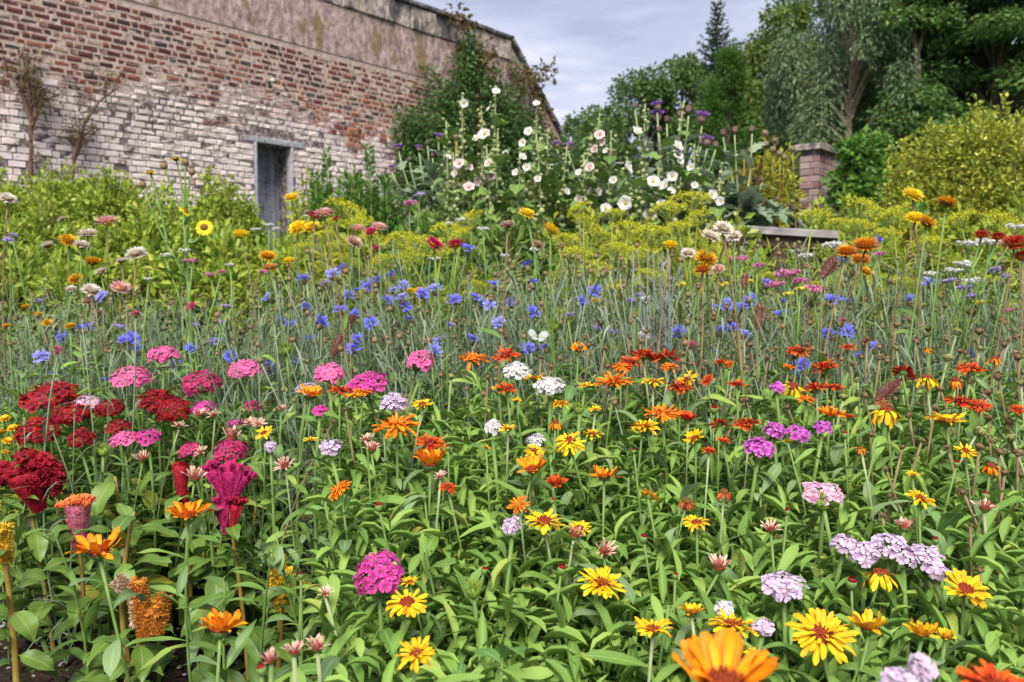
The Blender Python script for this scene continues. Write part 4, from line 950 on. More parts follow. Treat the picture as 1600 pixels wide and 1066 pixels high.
# ------------------------------------------------------------------ sweet william
FL = {}
def floret(kind, k):
    if (kind, k) not in FL:
        mb = MB(); 
        def pf(t): return np.where(t < 0.25, 0.25, 0.25 + 0.75 * np.sin(np.clip((t - 0.25) / 0.75, 0, 1) * np.pi / 1.75)) * np.where(t > 0.92, 0.72, 1)
        for j in range(5): mb.add(blade(1, 0.98, 4, 4, pf, 0.35 + 0.2 * rng.random(), 0.10, 0.10, 2.0, seed=j + k), 0, rot('Z', j * 1.2566 + rng.normal() * 0.08) @ rot('Y', R(-8 + rng.normal() * 6)))
        FL[kind, k] = mb.mesh('floret', PM[kind])
    return FL[kind, k]
def cushion(k):
    if ('cu', k) not in HD:
        mb = MB().add(lathe([(0.12, -0.5), (0.45, -0.35), (0.75, -0.1), (0.72, 0.2), (0.4, 0.42), (0.1, 0.5)], 12), 0)
        for j in range(30):
            a = rng.uniform(0, 6.28); mb.add(blade(rng.uniform(0.5, 0.9), 0.07, 3, 1, p_lanc, rng.uniform(-0.8, 0.8), 0), 0, rot('Z', a) @ tr((0.3, 0, -0.35)) @ rot('Y', R(rng.uniform(-70, 15))))
        HD['cu', k] = mb.mesh('flower_head', M_DLEAF)
    return HD['cu', k]
WN = {'w_crimson': 'deep crimson', 'w_cerise': 'dark cerise', 'w_pink': 'bright pink', 'w_magenta': 'magenta', 'w_purple': 'purple pink', 'w_lilac': 'pale lilac', 'w_blush': 'pale pink', 'w_white': 'white'}
def william(px, py, wpx, hpx, kind, d=None, tilt=12, nfl=None, nl=6):
    d = d or dcal(px, py); p = P(px, py + hpx * 0.12, d); r = wpx / 2 / F * d; hz = hpx / 2 / F * d
    b, pts = stem_to(p - np.array((0, 0, hz)), 0.05); t = thing('sweet_william', b)
    ob('stem', MB().add(tube(pts, 0.0032, 6)).mesh('stem', M_STEM), t)
    add_leaves(t, pts, nl, 0.10, ('dia',), 0.3, 0.97, (5, 50))
    M = head_frame(p - b, R(tilt), rng.normal() * 30)
    h = ob('flower_head', cushion(0), t, M @ np.diag((r, r, hz, 1.0)))
    inv = np.diag((1 / r, 1 / r, 1 / hz, 1.0))
    rf = (0.0078 if wpx > 30 else 0.0068) * max(1.0, r / 0.045)
    n = int(min(95, max(12, 2.7 * (r / rf) ** 2 * 0.9 * (0.5 + 0.5 * hz / r))))
    if nfl: n = nfl
    for i in range(n):
        z = 1 - (i + 0.5) / n * 1.12; ph = i * 2.39996 + rng.normal() * 0.1; q = math.sqrt(max(0, 1 - z * z))
        c = np.array((q * math.cos(ph) * r * 0.92, q * math.sin(ph) * r * 0.92, z * hz * 0.95)) * rng.uniform(0.86, 1.08); nn = nrm((c[0] / r, c[1] / r, max(z, -0.1) + 0.25 + 0.0)) + rng.normal(size=3) * 0.24
        Mf = head_frame(c, 0, 0); zz = nrm(nn); xx = nrm(np.cross((0.3, 1, 0.2), zz)); a = rng.uniform(0, 6.28)
        yy = np.cross(zz, xx); Mf[:3, 0] = xx; Mf[:3, 1] = yy; Mf[:3, 2] = zz
        Mf = Mf @ rot('Z', a); Mf[:3, :3] *= rf * rng.uniform(0.85, 1.2)
        ob('floret', floret(kind, int(rng.integers(3))), h, Matrix((inv @ Mf).tolist()))
    pend(t, WN[kind] + ' sweet william flower cluster', 'sweet william', 'sweet williams in the bed', px, py)
W_LIST = '''78 618 88 48 w_crimson|60 672 66 54 w_crimson|113 645 60 40 w_crimson|128 684 42 38 w_crimson|172 637 46 36 w_crimson|186 666 38 24 w_crimson|245 625 60 44 w_crimson|272 640 54 54 w_crimson|313 597 60 48 w_cerise|298 702 36 26 w_cerise|360 703 56 40 w_cerise|395 633 26 18 w_cerise|
207 588 60 36 w_pink|255 553 46 32 w_pink|383 576 52 36 w_pink|194 684 44 26 w_pink|233 682 38 28 w_magenta|515 582 50 38 w_pink|575 597 66 34 w_magenta|657 563 46 40 w_pink|318 635 36 20 w_magenta|368 662 26 16 w_magenta|
137 631 42 34 w_blush|478 607 34 22 w_lilac|617 627 48 30 w_lilac|518 697 34 30 w_lilac|423 696 18 16 w_lilac|808 578 44 30 w_white|860 602 48 30 w_white|770 667 26 34 w_white|838 686 26 16 w_white|800 820 28 34 w_lilac|
593 892 82 72 w_magenta|1286 768 62 26 w_blush|1348 862 54 38 w_lilac|1388 850 56 40 w_lilac|1412 866 44 34 w_lilac|1444 866 52 38 w_lilac|1460 888 34 30 w_lilac|1318 848 38 28 w_lilac|1225 912 66 34 w_lilac|1192 978 24 22 w_lilac|1440 1044 26 34 w_lilac|1408 1064 34 22 w_lilac|1131 948 18 12 w_white|
1185 698 46 34 w_purple|1210 672 32 26 w_purple|1246 676 34 24 w_purple|1285 666 30 22 w_purple|1213 604 18 14 w_purple|40 710 34 22 w_crimson|500 640 20 16 w_magenta'''
for q in W_LIST.replace('\n', '').split('|'):
    a = q.split(); x, y, wd, hh = map(float, a[:4])
    william(x, y, wd, hh, a[4], d=(1.02 if (x, y) == (593, 892) else None), nl=8 if y > 740 else 6)
# spiky green unopened sweet william heads
sp = MB().add(lathe([(0.15, -0.6), (0.5, -0.3), (0.55, 0.1), (0.2, 0.4)], 9))
for j in range(70):
    zc = rng.uniform(-0.3, 1); a = rng.uniform(0, 6.28); q = math.sqrt(max(0, 1 - zc * zc))
    sp.add(blade(rng.uniform(0.5, 0.75), 0.10, 3, 1, p_lanc, -0.3, 0), 0, frame((q * math.cos(a) * 0.45, q * math.sin(a) * 0.45, zc * 0.4), (q * math.cos(a), q * math.sin(a), zc * 0.7 + 0.5)))
sp = sp.mesh('bud_head', leaf_mat('spiky_bud', (0.14, 0.22, 0.02), (0.28, 0.36, 0.05), None, 0.5))
for (x, y, wd) in ((740, 924, 40), (866, 510, 30), (447, 547, 30), (162, 705, 28), (1285, 786, 40), (905, 640, 26), (860, 705, 22)):
    d = dcal(x, y); p = P(x, y, d); r = wd / 2 / F * d
    b, pts = stem_to(p); t = thing('sweet_william_bud', b)
    ob('stem', MB().add(tube(pts, 0.003, 6)).mesh('stem', M_STEM), t); M = tr(p - b, r)
    ob('bud_head', sp, t, M); add_leaves(t, pts, 8, 0.10, ('dia',), 0.4, 0.97, (10, 50))
    pend(t, 'spiky green unopened sweet william head', 'bud', 'unopened sweet williams', x, y)
# ------------------------------------------------------------------ celosia
def ruffle(mb, w, h, mi, k=5, amp=0.3, n=64, thick=0.06, z0=0.0, seed=0.0, spread=1.0):
    """folded velvet crest: a wavy ribbon that fans out upward, two skins"""
    V = []; T = []; rows = 5
    for s in (0, 1):
        for i in range(rows + 1):
            q = i / rows
            for j in range(n + 1):
                u = j / n * 2 - 1; f = 0.42 + 0.58 * q * spread
                x = u * w / 2 * f
                y = amp * w * (0.15 + 0.85 * q) * math.sin(k * u * 3.14 + seed) + amp * 0.35 * w * q * math.sin(k * 2.7 * u * 3.14 + seed * 2)
                z = z0 + h * q * (1 - 0.30 * u * u) + 0.04 * h * q * math.sin(k * 5 * u + seed)
                V.append((x, y + (thick * w if s else -thick * w) * (1 - 0.6 * q * q), z)); T.append(q)
    m = n + 1; Fc = []
    for s in (0, 1):
        o = s * (rows + 1) * m
        for i in range(rows):
            for j in range(n):
                f = [o + i * m + j, o + i * m + j + 1, o + (i + 1) * m + j + 1, o + (i + 1) * m + j]; Fc.append(f if s == 0 else f[::-1])
    o = (rows + 1) * m
    for j in range(n): a = rows * m + j; Fc.append([a, a + 1, a + 1 + o, a + o])
    mb.add((V, Fc, T, [0.5] * len(V)), mi)
def fuzz(mb, C, nrmls, L, W, mi): cloud(mb, C, nrmls + rng.normal(size=C.shape) * 0.35, np.full(len(C), L) * rng.uniform(0.6, 1.3, len(C)), np.full(len(C), W), mi, 0.1)
def cone_fuzz(mb, a, b, r0, r1, n, L, mi):
    a = np.asarray(a, float); b = np.asarray(b, float); mb.add(tube([a + (b - a) * q for q in np.linspace(0, 1, 6)], [(r0 + (r1 - r0) * q) * 0.9 for q in np.linspace(0, 1, 6)], 9), mi)
    d = nrm(b - a); x = nrm(np.cross(d, (0.2, 0.9, 0.3))); y = np.cross(d, x)
    q = rng.random(n); th = rng.uniform(0, 6.28, n); rr = (r0 + (r1 - r0) * q) * 0.85
    nn = np.cos(th)[:, None] * x + np.sin(th)[:, None] * y
    fuzz(mb, a + (b - a) * q[:, None] + nn * rr[:, None], nn + d * 0.4, L, L * 0.3, mi)
def celosia(px, py, d, label, build, pb=None, nl=9, stem=M_STEMY, leafk=('cel',), L=0.12, sr=0.0045):
    p = P(px, py, d); bb = np.array(((pb[0] if pb else px) - 800, 0, 0)) / F * d
    base = np.array((bb[0], p[1] + 0.01, gz(0, p[1])))
    pts = curve((0, 0, 0), p - base, (0.005, 0, 0), 8); t = thing('celosia', base, label, 'celosia', 'celosias at the left of the bed')
    ob('stem', MB().add(tube(pts, [sr * 1.3, sr * 1.2, sr * 1.1, sr, sr, sr * 0.9, sr * 0.85, sr * 0.9], 7)).mesh('stem', stem), t)
    add_leaves(t, pts, nl + 7, L, leafk, 0.25, 0.96, (-10, 50))
    build(t, p - base, d / F)
def brain(mb, w, h, k, n, rot0=0.0, dep=0.55, rs=(11, 19)):
    """cockscomb: many small folded ruffles packed over a fan-shaped dome of width w and height h"""
    for j in range(n):
        a = rng.uniform(-1, 1); b = rng.uniform(-1, 1); e = math.sqrt(max(0.0, 1 - 0.75 * b * b))
        c = np.array((a * w / 2 * e, b * w * dep / 2, h * (1 - 0.75 * a * a) * (1 - 0.35 * b * b)))
        up = np.array((a * 0.9 + rng.normal() * 0.2, b * 0.9 + rng.normal() * 0.25, 0.9))
        r = MB(); ruffle(r, rng.uniform(*rs) * k, rng.uniform(7, 13) * k, 0, rng.uniform(1.5, 3.2), 0.30, 22, 0.07, -4 * k, rng.uniform(0, 6), 1.1)
        mb.add((r.V[0], r.Fc, r.T[0], r.U[0]), 0, frame(c, up) @ rot('Y', R(90)) @ rot('Z', rng.uniform(0, 6.28)))
def c_crest(t, o, k):
    for (dx, dz, w_, h_, n, ry) in ((18, 6, 76, 40, 90, 22), (-26, -8, 60, 40, 70, -16), (0, -4, 84, 34, 80, 4), (30, -6, 40, 26, 36, 34)):
        mb = MB(); brain(mb, w_ * k, h_ * k, k, n)
        Pn = np.concatenate(mb.V); sel = Pn[rng.integers(0, len(Pn), 2600)]; fuzz(mb, sel, np.tile((0, -0.3, 1.0), (2600, 1)) + rng.normal(size=(2600, 3)) * 0.4, 3.4 * k, 1.3 * k, 0)
        ob('crest', mb.mesh('crest', M_VELV['crimson']), t, tr(o) @ tr((dx * k, rng.normal() * 6 * k, (dz + 4) * k)) @ rot('Y', R(ry)))
    m = MB(); cone_fuzz(m, (22 * k, 0, -38 * k), (4 * k, 0, 24 * k), 7 * k, 36 * k, 2200, 4 * k, 0)
    ob('crest_base', m.mesh('crest_base', M_VELV['crimson']), t, tr(o))
def c_cone(t, o, k):
    m = MB(); cone_fuzz(m, (0, 0, -42 * k), (2 * k, 0, 30 * k), 8 * k, 21 * k, 2200, 3.4 * k, 0)
    ob('cone', m.mesh('cone', M_VELV['pinkish']), t, tr(o))
    m = MB(); brain(m, 50 * k, 12 * k, k, 34, 0, 0.75, (8, 14))
    ob('crest', m.mesh('crest', M_VELV['coral']), t, tr(o) @ tr((2 * k, 0, 24 * k)))
def c_fan(t, o, k):
    for (dx, dz, h_, w_, a) in ((-14, 18, 52, 22, -20), (6, 6, 62, 30, 4), (22, 14, 44, 16, 32), (-6, -34, 46, 24, -10), (12, -38, 50, 22, 8)):
        m = MB(); ruffle(m, w_ * k, h_ * k, 0, 2, 0.16, 30, 0.09, 0, dx, 1.3)
        m2 = MB(); brain(m2, w_ * 1.2 * k, 5 * k, k, 12, 0, 0.5, (6, 11)); m.add((np.concatenate(m2.V), m2.Fc, np.concatenate(m2.T), np.concatenate(m2.U)), 0, tr((0, 0, h_ * 0.78 * k)))
        cone_fuzz(m, (0, 0, -14 * k), (0, 0, h_ * 0.7 * k), 4 * k, w_ * 0.42 * k, 620, 3.2 * k, 0)
        ob('crest', m.mesh('crest', M_VELV['magenta' if dz > 0 or dx < 0 else 'crimson']), t, tr(o) @ tr((dx * k * 0.6, rng.normal() * 4 * k, (dz - 6) * k)) @ rot('Y', R(a)))
def c_red(t, o, k):
    m = MB(); cone_fuzz(m, (2 * k, 0, -40 * k), (-2 * k, 0, 30 * k), 8 * k, 12 * k, 900, 2.8 * k, 0); ruffle(m, 26 * k, 14 * k, 0, 3, 0.25, 40, 0.1, 22 * k)
    ob('crest', m.mesh('crest', M_VELV['crimson']), t, tr(o))
def c_plume(main, side):
    def f(t, o, k):
        for (x0, z0, x1, z1, r0, r1, mt) in main:
            m = MB(); cone_fuzz(m, (x0 * k, 0, z0 * k), (x1 * k, rng.normal() * 5 * k, z1 * k), r0 * k, r1 * k, int(1500 * (abs(z1 - z0) + abs(x1 - x0)) / 60), 6.5 * k, 0)
            for j in range(14):
                q = rng.random(); a = rng.uniform(0, 6.28); c = np.array((x0 + (x1 - x0) * q, 0, z0 + (z1 - z0) * q)) * k; rr = (r0 + (r1 - r0) * q) * k
                ruffm = MB(); ruffle(ruffm, 13 * k, 9 * k, 0, 3, 0.25, 12, 0.12, 0, j)
                m.add((ruffm.V[0], ruffm.Fc, ruffm.T[0], ruffm.U[0]), 0, frame(c + np.array((math.cos(a), math.sin(a), 0)) * rr * 0.75, (rng.normal() * 0.3, rng.normal() * 0.3, 1)) @ rot('Z', a) @ rot('Y', R(90)) @ rot('Y', R(-90)))
            ob('plume', m.mesh('plume', M_VELV[mt]), t, tr(o))
    return f
celosia(40, 762, 1.75, 'large ruffled dark crimson cockscomb at the left edge', c_crest, (70, 0), 8)
celosia(121, 815, 1.60, 'pink cone shaped celosia with a coral ruffled top above bare soil', c_cone, (120, 0), 12)
celosia(355, 780, 1.62, 'magenta celosia with several upright velvet fans', c_fan, (380, 0), 8)
celosia(284, 757, 1.75, 'slim upright dark red celosia left of the magenta one', c_red, (290, 0), 7)
celosia(232, 950, 1.45, 'orange brown fading celosia plume leaning over the soil', c_plume([(-4, -45, -14, 44, 12, 9, 'orange'), (10, -40, 22, 18, 12, 10, 'orange'), (-16, -30, -22, 24, 8, 8, 'fawn'), (-18, 20, -48, 46, 8, 8, 'fawn')], 0), (150, 0), 7)
celosia(440, 908, 1.42, 'golden yellow celosia plume on an amber stalk', c_plume([(-6, -34, -6, 38, 10, 8, 'golden'), (-2, -14, 26, -6, 9, 9, 'golden'), (-2, 0, 12, 16, 9, 8, 'golden'), (-6, -30, 4, -44, 7, 4, 'golden')], 0), (415, 0), 9, sr=0.006)
celosia(6, 850, 1.45, 'yellow celosia plume cut by the left edge', c_plume([(0, -30, 2, 30, 9, 7, 'golden'), (-6, -20, -14, 10, 7, 5, 'golden')], 0), (10, 0), 10, sr=0.006)
# big leafy celosia plants around the soil
for (px, ptop, d, lk) in ((180, 745, 1.75, ('cely', 'cel')), (210, 800, 1.6, ('cel',)), (330, 830, 1.65, ('cel',)), (30, 800, 1.8, ('cel',)), (400, 870, 1.7, ('cel', 'cal')), (160, 830, 1.85, ('cel',)), (90, 780, 1.95, ('cel',)), (230, 760, 1.95, ('cel', 'cely')), (480, 900, 1.55, ('cel', 'cal')), (60, 800, 2.02, ('cel',)), (140, 790, 2.05, ('cel',)), (260, 800, 2.0, ('cel',)), (320, 780, 2.05, ('cel', 'cely')), (400, 790, 2.0, ('cel',)), (450, 830, 1.85, ('cel',))):
    p = P(px, ptop, d); b, pts = stem_to(p, 0.03); t = thing('celosia_plant', b)
    ob('stem', MB().add(tube(pts, [0.006] * 5 + [0.005, 0.004, 0.003], 6)).mesh('stem', M_STEMY if rng.random() < 0.6 else M_STEM), t)
    add_leaves(t, pts, 20, 0.14, lk, 0.12, 1.0, (-15, 55))
    pend(t, 'flowerless celosia with broad veined leaves', 'celosia', 'leafy celosias by the soil', px, ptop)
# ================================================================== LEAFY SHOOTS THAT FILL THE BED
def hs(y): return float(np.interp(y, [0.6, 1.0, 1.5, 2.0, 2.4], [0.36, 0.44, 0.57, 0.63, 0.60]))
y = 0.70; nsh = 0
while y < 2.35:
    hw = 0.66 * y + 0.06; x = -hw + rng.uniform(0, 0.05)
    while x < hw:
        xx = x + rng.normal() * 0.018; yy = y + rng.normal() * 0.022; px = 800 + xx / yy * F
        soil = px < 500 and yy < 2.08
        edge = 470 < px < 560 and yy < 1.7
        far = yy > 1.95 and px > 520
        if (not soil or rng.random() < 0.05) and (not edge or rng.random() < 0.6) and not far:
            h = hs(yy) * rng.uniform(0.66, 1.10)
            dia = rng.random() < (0.7 if px < 420 else 0.22)
            b = np.array((xx, yy, gz(xx, yy))); top = np.array((rng.normal() * 0.045, rng.normal() * 0.045, h))
            pts = curve((0, 0, 0), top, (rng.normal() * 0.015, rng.normal() * 0.015, 0), 6)
            if dia:
                t = thing('sweet_william_shoot', b, 'narrow leaved green sweet william shoot without a flower, filling the bed', 'plant', 'leafy sweet william shoots')
                add_leaves(t, pts, 20, 0.095, ('dia',), 0.12, 1.0, (10, 65))
            else:
                t = thing('calendula_shoot', b, 'leafy green calendula shoot without a flower, filling the front of the bed', 'plant', 'leafy calendula shoots')
                add_leaves(t, pts, 26, 0.098, (('cal',) * 8 + ('calb',) * 4 + ('caly',), ('calb',) * 6 + ('cal', 'cal', 'caly'), ('calr',) * 6 + ('cal', 'cal'))[int(rng.integers(3))], 0.10, 1.0, (5, 70))
            ob('stem', MB().add(tube(pts, [0.0032, 0.003, 0.0028, 0.0025, 0.0022, 0.0018], 5)).mesh('stem', M_STEM), t); nsh += 1
        x += 0.08
    y += 0.08
print('shoots', nsh)
# small leaves low between the plants
mb = MB(); k = 0
while k < 21000:
    yy = rng.uniform(0.72, 2.25); px = rng.uniform(-60, 1660)
    if (px < 500 and yy < 1.98) or (px > 520 and yy > 2.0): continue
    xx = (px - 800) / F * yy; z = hs(yy) * (1.0 if yy < 2 else 0.8) * rng.uniform(0.25, 0.98) ** 0.8; a = rng.uniform(0, 6.28); el = R(rng.uniform(0, 75))
    mb.add(pblade('small', rng.uniform(0.028, 0.07), rng.uniform(0.008, 0.016), 4, 2, p_lanc, lambda: rng.uniform(0.1, 1.6), 0.3), 0, frame((xx, yy, gz(xx, yy) + z), (math.cos(a) * math.cos(el), math.sin(a) * math.cos(el), math.sin(el)))); k += 1
o = ob('low_foliage', mb.mesh('low_foliage', M_LEAF), None); o['kind'] = 'stuff'; o['label'] = 'fine green foliage filling the gaps between the calendulas'; o['category'] = 'foliage'
# pebbles and clods on the bare soil
M_STONE = plain_mat('pebble', (0.14, 0.125, 0.115), (0.30, 0.27, 0.25), 40, 0.85, 0.2, rvk=0.6)
mb = MB()
for k in range(420):
    yy = rng.uniform(1.25, 2.1); px = rng.uniform(-60, 560); xx = (px - 800) / F * yy; r = rng.uniform(0.003, 0.0075) * (1.7 if rng.random() < 0.12 else 1)
    g1 = lathe([(0.3, -0.5), (0.85, -0.25), (1, 0.1), (0.7, 0.5), (0.2, 0.65)], 7)
    V = np.array(g1[0]) * (r * rng.uniform(0.8, 1.4), r * rng.uniform(0.8, 1.3), r * 0.75) * (1 + rng.normal(size=(len(g1[0]), 1)) * 0.07)
    mb.add((V, g1[1], g1[2], g1[3]), 0, tr((xx, yy, gz(xx, yy) + r * 0.25)) @ rot('Z', rng.uniform(0, 6)))
o = ob('pebbles', mb.mesh('pebbles', M_STONE), None); o['kind'] = 'stuff'; o['label'] = 'small grey pebbles scattered on the bare soil'; o['category'] = 'pebbles'
mb = MB()
for k in range(1500):
    yy = rng.uniform(0.9, 2.2); px = rng.uniform(-80, 640); xx = (px - 800) / F * yy; r = rng.uniform(0.004, 0.014) * rng.uniform(0.5, 1)
    g1 = lathe([(0.5, -0.4), (1, 0.0), (0.6, 0.5), (0.2, 0.7)], 6)
    V = np.array(g1[0]) * r * (1 + rng.normal(size=(len(g1[0]), 3)) * 0.22); mb.add((V, g1[1], g1[2], g1[3]), 0, tr((xx, yy, gz(xx, yy) + r * 0.1)))
o = ob('soil_clods', mb.mesh('soil_clods', M_SOIL), None); o['kind'] = 'stuff'; o['label'] = 'dark crumbly clods of bare garden soil'; o['category'] = 'soil'
# ================================================================== CORNFLOWERS
def corn_head(kind, k):
    mb = MB()
    def pf(t): return np.where(t < 0.5, 0.16 + 0.2 * t, 0.25 + 1.5 * (t - 0.5))
    for j in range(15):
        a = j * 6.283 / 15 + rng.normal() * 0.15; e = rng.uniform(8, 62)
        for q in (-0.45, -0.15, 0.15, 0.45):
            mb.add(blade(0.92 * rng.uniform(0.7, 1.1), 0.15, 4, 1, pf, 0.4, 0.2), 0, rot('Z', a + q * 0.5) @ tr((0.08, 0, 0.05)) @ rot('Y', R(-e + abs(q) * 15)))
    for j in range(14):
        a = j * 2.4; mb.add(blade(0.5, 0.12, 3, 1, pf, 0.2, 0), 0, rot('Z', a) @ tr((0.03, 0, 0.08)) @ rot('Y', R(-rng.uniform(50, 85))))
    mb.add(lathe([(0.10, -0.75), (0.30, -0.6), (0.36, -0.3), (0.26, 0.0), (0.18, 0.12)], 9), 1)
    return mb.mesh('flower_head', [PM[kind], M_BUD])
CH = {k: [corn_head(k, i) for i in range(4)] for k in ('blue', 'paleblue', 'crimsoncorn')}
CH['white'] = [corn_head('w_white', 0)]
bud_g = lathe([(0.25, -1.0), (0.75, -0.6), (0.9, 0.0), (0.6, 0.6), (0.35, 0.9)], 8)
mb = MB().add(bud_g, 0, None, 0.2); BUDM = [mb.mesh('bud', M_BUD)]
mb = MB().add(bud_g, 0, None, 0.9)
for k in range(10): mb.add(blade(0.9, 0.35, 3, 1, p_lanc, 0.6, 0), 1, rot('Z', k * 0.63) @ tr((0.4, 0, 0.6)) @ rot('Y', R(-60)))
BUDM.append(mb.mesh('bud', [M_BROWN, M_STEMB]))
def corn_body(h, nb, spread, dens=1.0):
    """branching grey-green stems with thread leaves; returns (stems builder, leaves builder, tips)"""
    sb = MB(); lb = MB(); tips = []
    for j in range(nb):
        a = rng.uniform(0, 6.28); l = h * rng.uniform(0.75, 1.08); r = spread * rng.uniform(0.2, 1.0)
        z0 = h * rng.uniform(0.02, 0.45); st = np.array((0, 0, 0)) if j < 3 else np.array((math.cos(a) * r * 0.15, math.sin(a) * r * 0.15, z0))
        e = np.array((math.cos(a) * r, math.sin(a) * r, l)); pts = curve(st, e, (math.cos(a + 1.2) * r * 0.3 + rng.normal() * 0.02, math.sin(a + 1.2) * r * 0.3, 0), 6)
        sb.add(tube(pts, [0.0022, 0.002, 0.0018, 0.0016, 0.0014, 0.0012], 4)); tips.append((e, nrm(pts[-1] - pts[-2])))
        for q in range(int(13 * dens)):
            f = rng.uniform(0.05, 0.95) * 5; k = min(int(f), 4); c = pts[k] + (pts[k + 1] - pts[k]) * (f - k); b = rng.uniform(0, 6.28); el = R(rng.uniform(15, 75))
            lb.add(pblade('thread', rng.uniform(0.05, 0.13), rng.uniform(0.003, 0.006), 4, 1, p_lanc, lambda: rng.uniform(-0.5, 2.0), 0), 0, frame(c, (math.cos(b) * math.cos(el), math.sin(b) * math.cos(el), math.sin(el))))
    return sb, lb, tips
PROTO = []
for k in range(8):
    sb, lb, tips = corn_body(0.72, 10, 0.30); PROTO.append((sb.mesh('stems', M_STEMG), lb.mesh('leaves', M_STEMG), tips))
def put_bud(t, e, d, sc, m=None):
    M = head_frame(e, 0, 0); z = nrm(d); x = nrm(np.cross((0.3, 1, 0.2), z)); M[:3, 0] = x; M[:3, 1] = np.cross(z, x); M[:3, 2] = z; M[:3, :3] *= sc
    ob('bud', BUDM[int(rng.integers(2))] if m is None else m, t, M)
CB = '''536 420|508 445|612 432|575 449|553 465|557 456|545 462|660 460|680 453|630 447|615 456|628 467|633 480|532 486|556 492|502 507|557 530|553 545|730 390|823 416|832 442|773 446|752 475|765 478|797 476|743 466|930 456|909 471|832 489|688 533|738 531|678 549|826 545|852 544|902 616|475 437|418 467|478 480|440 502|455 510|500 500|485 532|469 564|360 557|417 572|425 577|472 588|137 512|98 528|195 533|214 548|65 558|85 588|165 597|275 570|205 530|160 464|128 514|1199 444|1170 470|1123 483|1137 478|1150 483|1160 480|1221 472|1220 492|1325 472|1143 511|1163 523|1116 553|1292 522|1322 520|1348 555|1365 545|1252 571|1453 443|1313 409|1515 555|1240 587|1125 518|1372 376|590 440|520 430|640 500|700 510|710 470|580 505|605 470|340 535|300 545|250 560|780 505|1060 520|1300 470|1420 470'''
def cornflower(px, py, kind, wpx=24, d=None):
    d = d or max(2.3 if px < 500 else 0, float(np.interp(py, [380, 450, 520, 600], [2.5, 2.2, 1.95, 1.8]))) * rng.uniform(0.98, 1.06); p = P(px, py, d); r = wpx / 2 / F * d
    b, pts = stem_to(p - np.array((0, 0, r * 0.6)), 0.08); t = thing('cornflower', b); h = p[2] - b[2]
    sb, lb, tips = corn_body(h * 0.96, 4, 0.13, 1.2); sb.add(tube(pts, 0.0019, 5))
    for q in range(10):
        c = pts[int(rng.integers(1, 7))]; a = rng.uniform(0, 6.28); el = R(rng.uniform(30, 75))
        lb.add(blade(rng.uniform(0.06, 0.12), 0.006, 4, 1, p_lanc, 0.6, 0), 0, frame(c, (math.cos(a) * math.cos(el), math.sin(a) * math.cos(el), math.sin(el))))
    ob('stems', sb.mesh('stems', M_STEMG), t); ob('leaves', lb.mesh('leaves', M_STEMG), t)
    M = head_frame(p - b, R(rng.uniform(5, 55)), rng.normal() * 60); M[:3, :3] *= r
    ob('flower_head', CH[kind][int(rng.integers(len(CH[kind])))], t, M)
    for e, dd in tips: put_bud(t, e, dd, rng.uniform(0.0045, 0.0065))
    pend(t, {'blue': 'blue cornflower', 'paleblue': 'pale blue cornflower', 'crimsoncorn': 'dark crimson cornflower', 'white': 'white cornflower among the seed heads'}[kind], 'cornflower', 'cornflowers', px, py)
for q in CB.split('|'):
    x, y = map(float, q.split()); cornflower(x, y, 'blue' if rng.random() < 0.72 else 'paleblue', rng.uniform(21, 28))
for (x, y) in ((1082, 567), (1290, 558), (1317, 503), (1352, 537), (90, 548), (300, 480), (212, 492), (1110, 640), (1080, 540)): cornflower(x, y, 'crimsoncorn', 17, 1.8)
for (x, y) in ((1005, 527), (1008, 470)): cornflower(x, y, 'white', 22)
SG = 'cornflower plants gone to seed'
y = 1.72; nc_ = 0
while y < 3.3:
    hw = 0.66 * y; x = -hw
    while x < hw:
        xx = x + rng.normal() * 0.05; yy = y + rng.normal() * 0.05; px = 800 + xx / yy * F
        if not (px < 500 and yy < 2.3) and nc_ < 290:
            b = (xx, yy, gz(xx, yy)); t = thing('cornflower_plant', b, 'thin grey green cornflower plant gone to seed with brown buds', 'cornflower', SG)
            pr = PROTO[int(rng.integers(8))]; top = 0.66 if yy < 1.95 else (0.68 if px < 470 else 0.80)
            sc = rng.uniform(0.9, 1.12) * top / 0.72; M = tr((0, 0, 0), sc) @ rot('Z', rng.uniform(0, 6.28)); t.matrix_basis = Matrix((tr(b) @ M).tolist())
            ob('stems', pr[0], t); ob('leaves', pr[1], t)
            for e, dd in pr[2]:
                if rng.random() < 0.9: put_bud(t, e, dd, rng.uniform(0.0048, 0.0078))
            nc_ += 1
        x += 0.155
    y += 0.125
print('corn plants', nc_)
# thread-leaved undergrowth
def blades_stuff(name, label, n, ylo, yhi, hlo, hhi, wd, mat, pxr=(-80, 1680), excl=None):
    mb = MB(); 
    for k in range(n):
        yy = rng.uniform(ylo, yhi); px = rng.uniform(*pxr); xx = (px - 800) / F * yy
        if excl and excl(px, yy): continue
        a = rng.uniform(0, 6.28); el = R(rng.uniform(38, 88))
        mb.add(pblade('grass', rng.uniform(hlo, hhi), wd * rng.uniform(0.6, 1.4), 5, 1, p_lanc, lambda: rng.uniform(0.0, 1.6), 0), 0, frame((xx, yy, gz(xx, yy) - 0.01), (math.cos(a) * math.cos(el), math.sin(a) * math.cos(el), math.sin(el))))
    o = ob(name, mb.mesh(name, mat), None); o['kind'] = 'stuff'; o['label'] = label; o['category'] = 'undergrowth'
ex = lambda px, yy: px < 520 and yy < 2.3
blades_stuff('meadow_undergrowth', 'grey green thread leaves growing between the cornflowers', 11000, 1.7, 3.3, 0.24, 0.56, 0.0032, M_STEMG, excl=ex)
blades_stuff('grassy_undergrowth', 'green grassy leaves growing behind the cornflowers', 3500, 2.9, 5.2, 0.3, 0.6, 0.008, M_DLEAF)
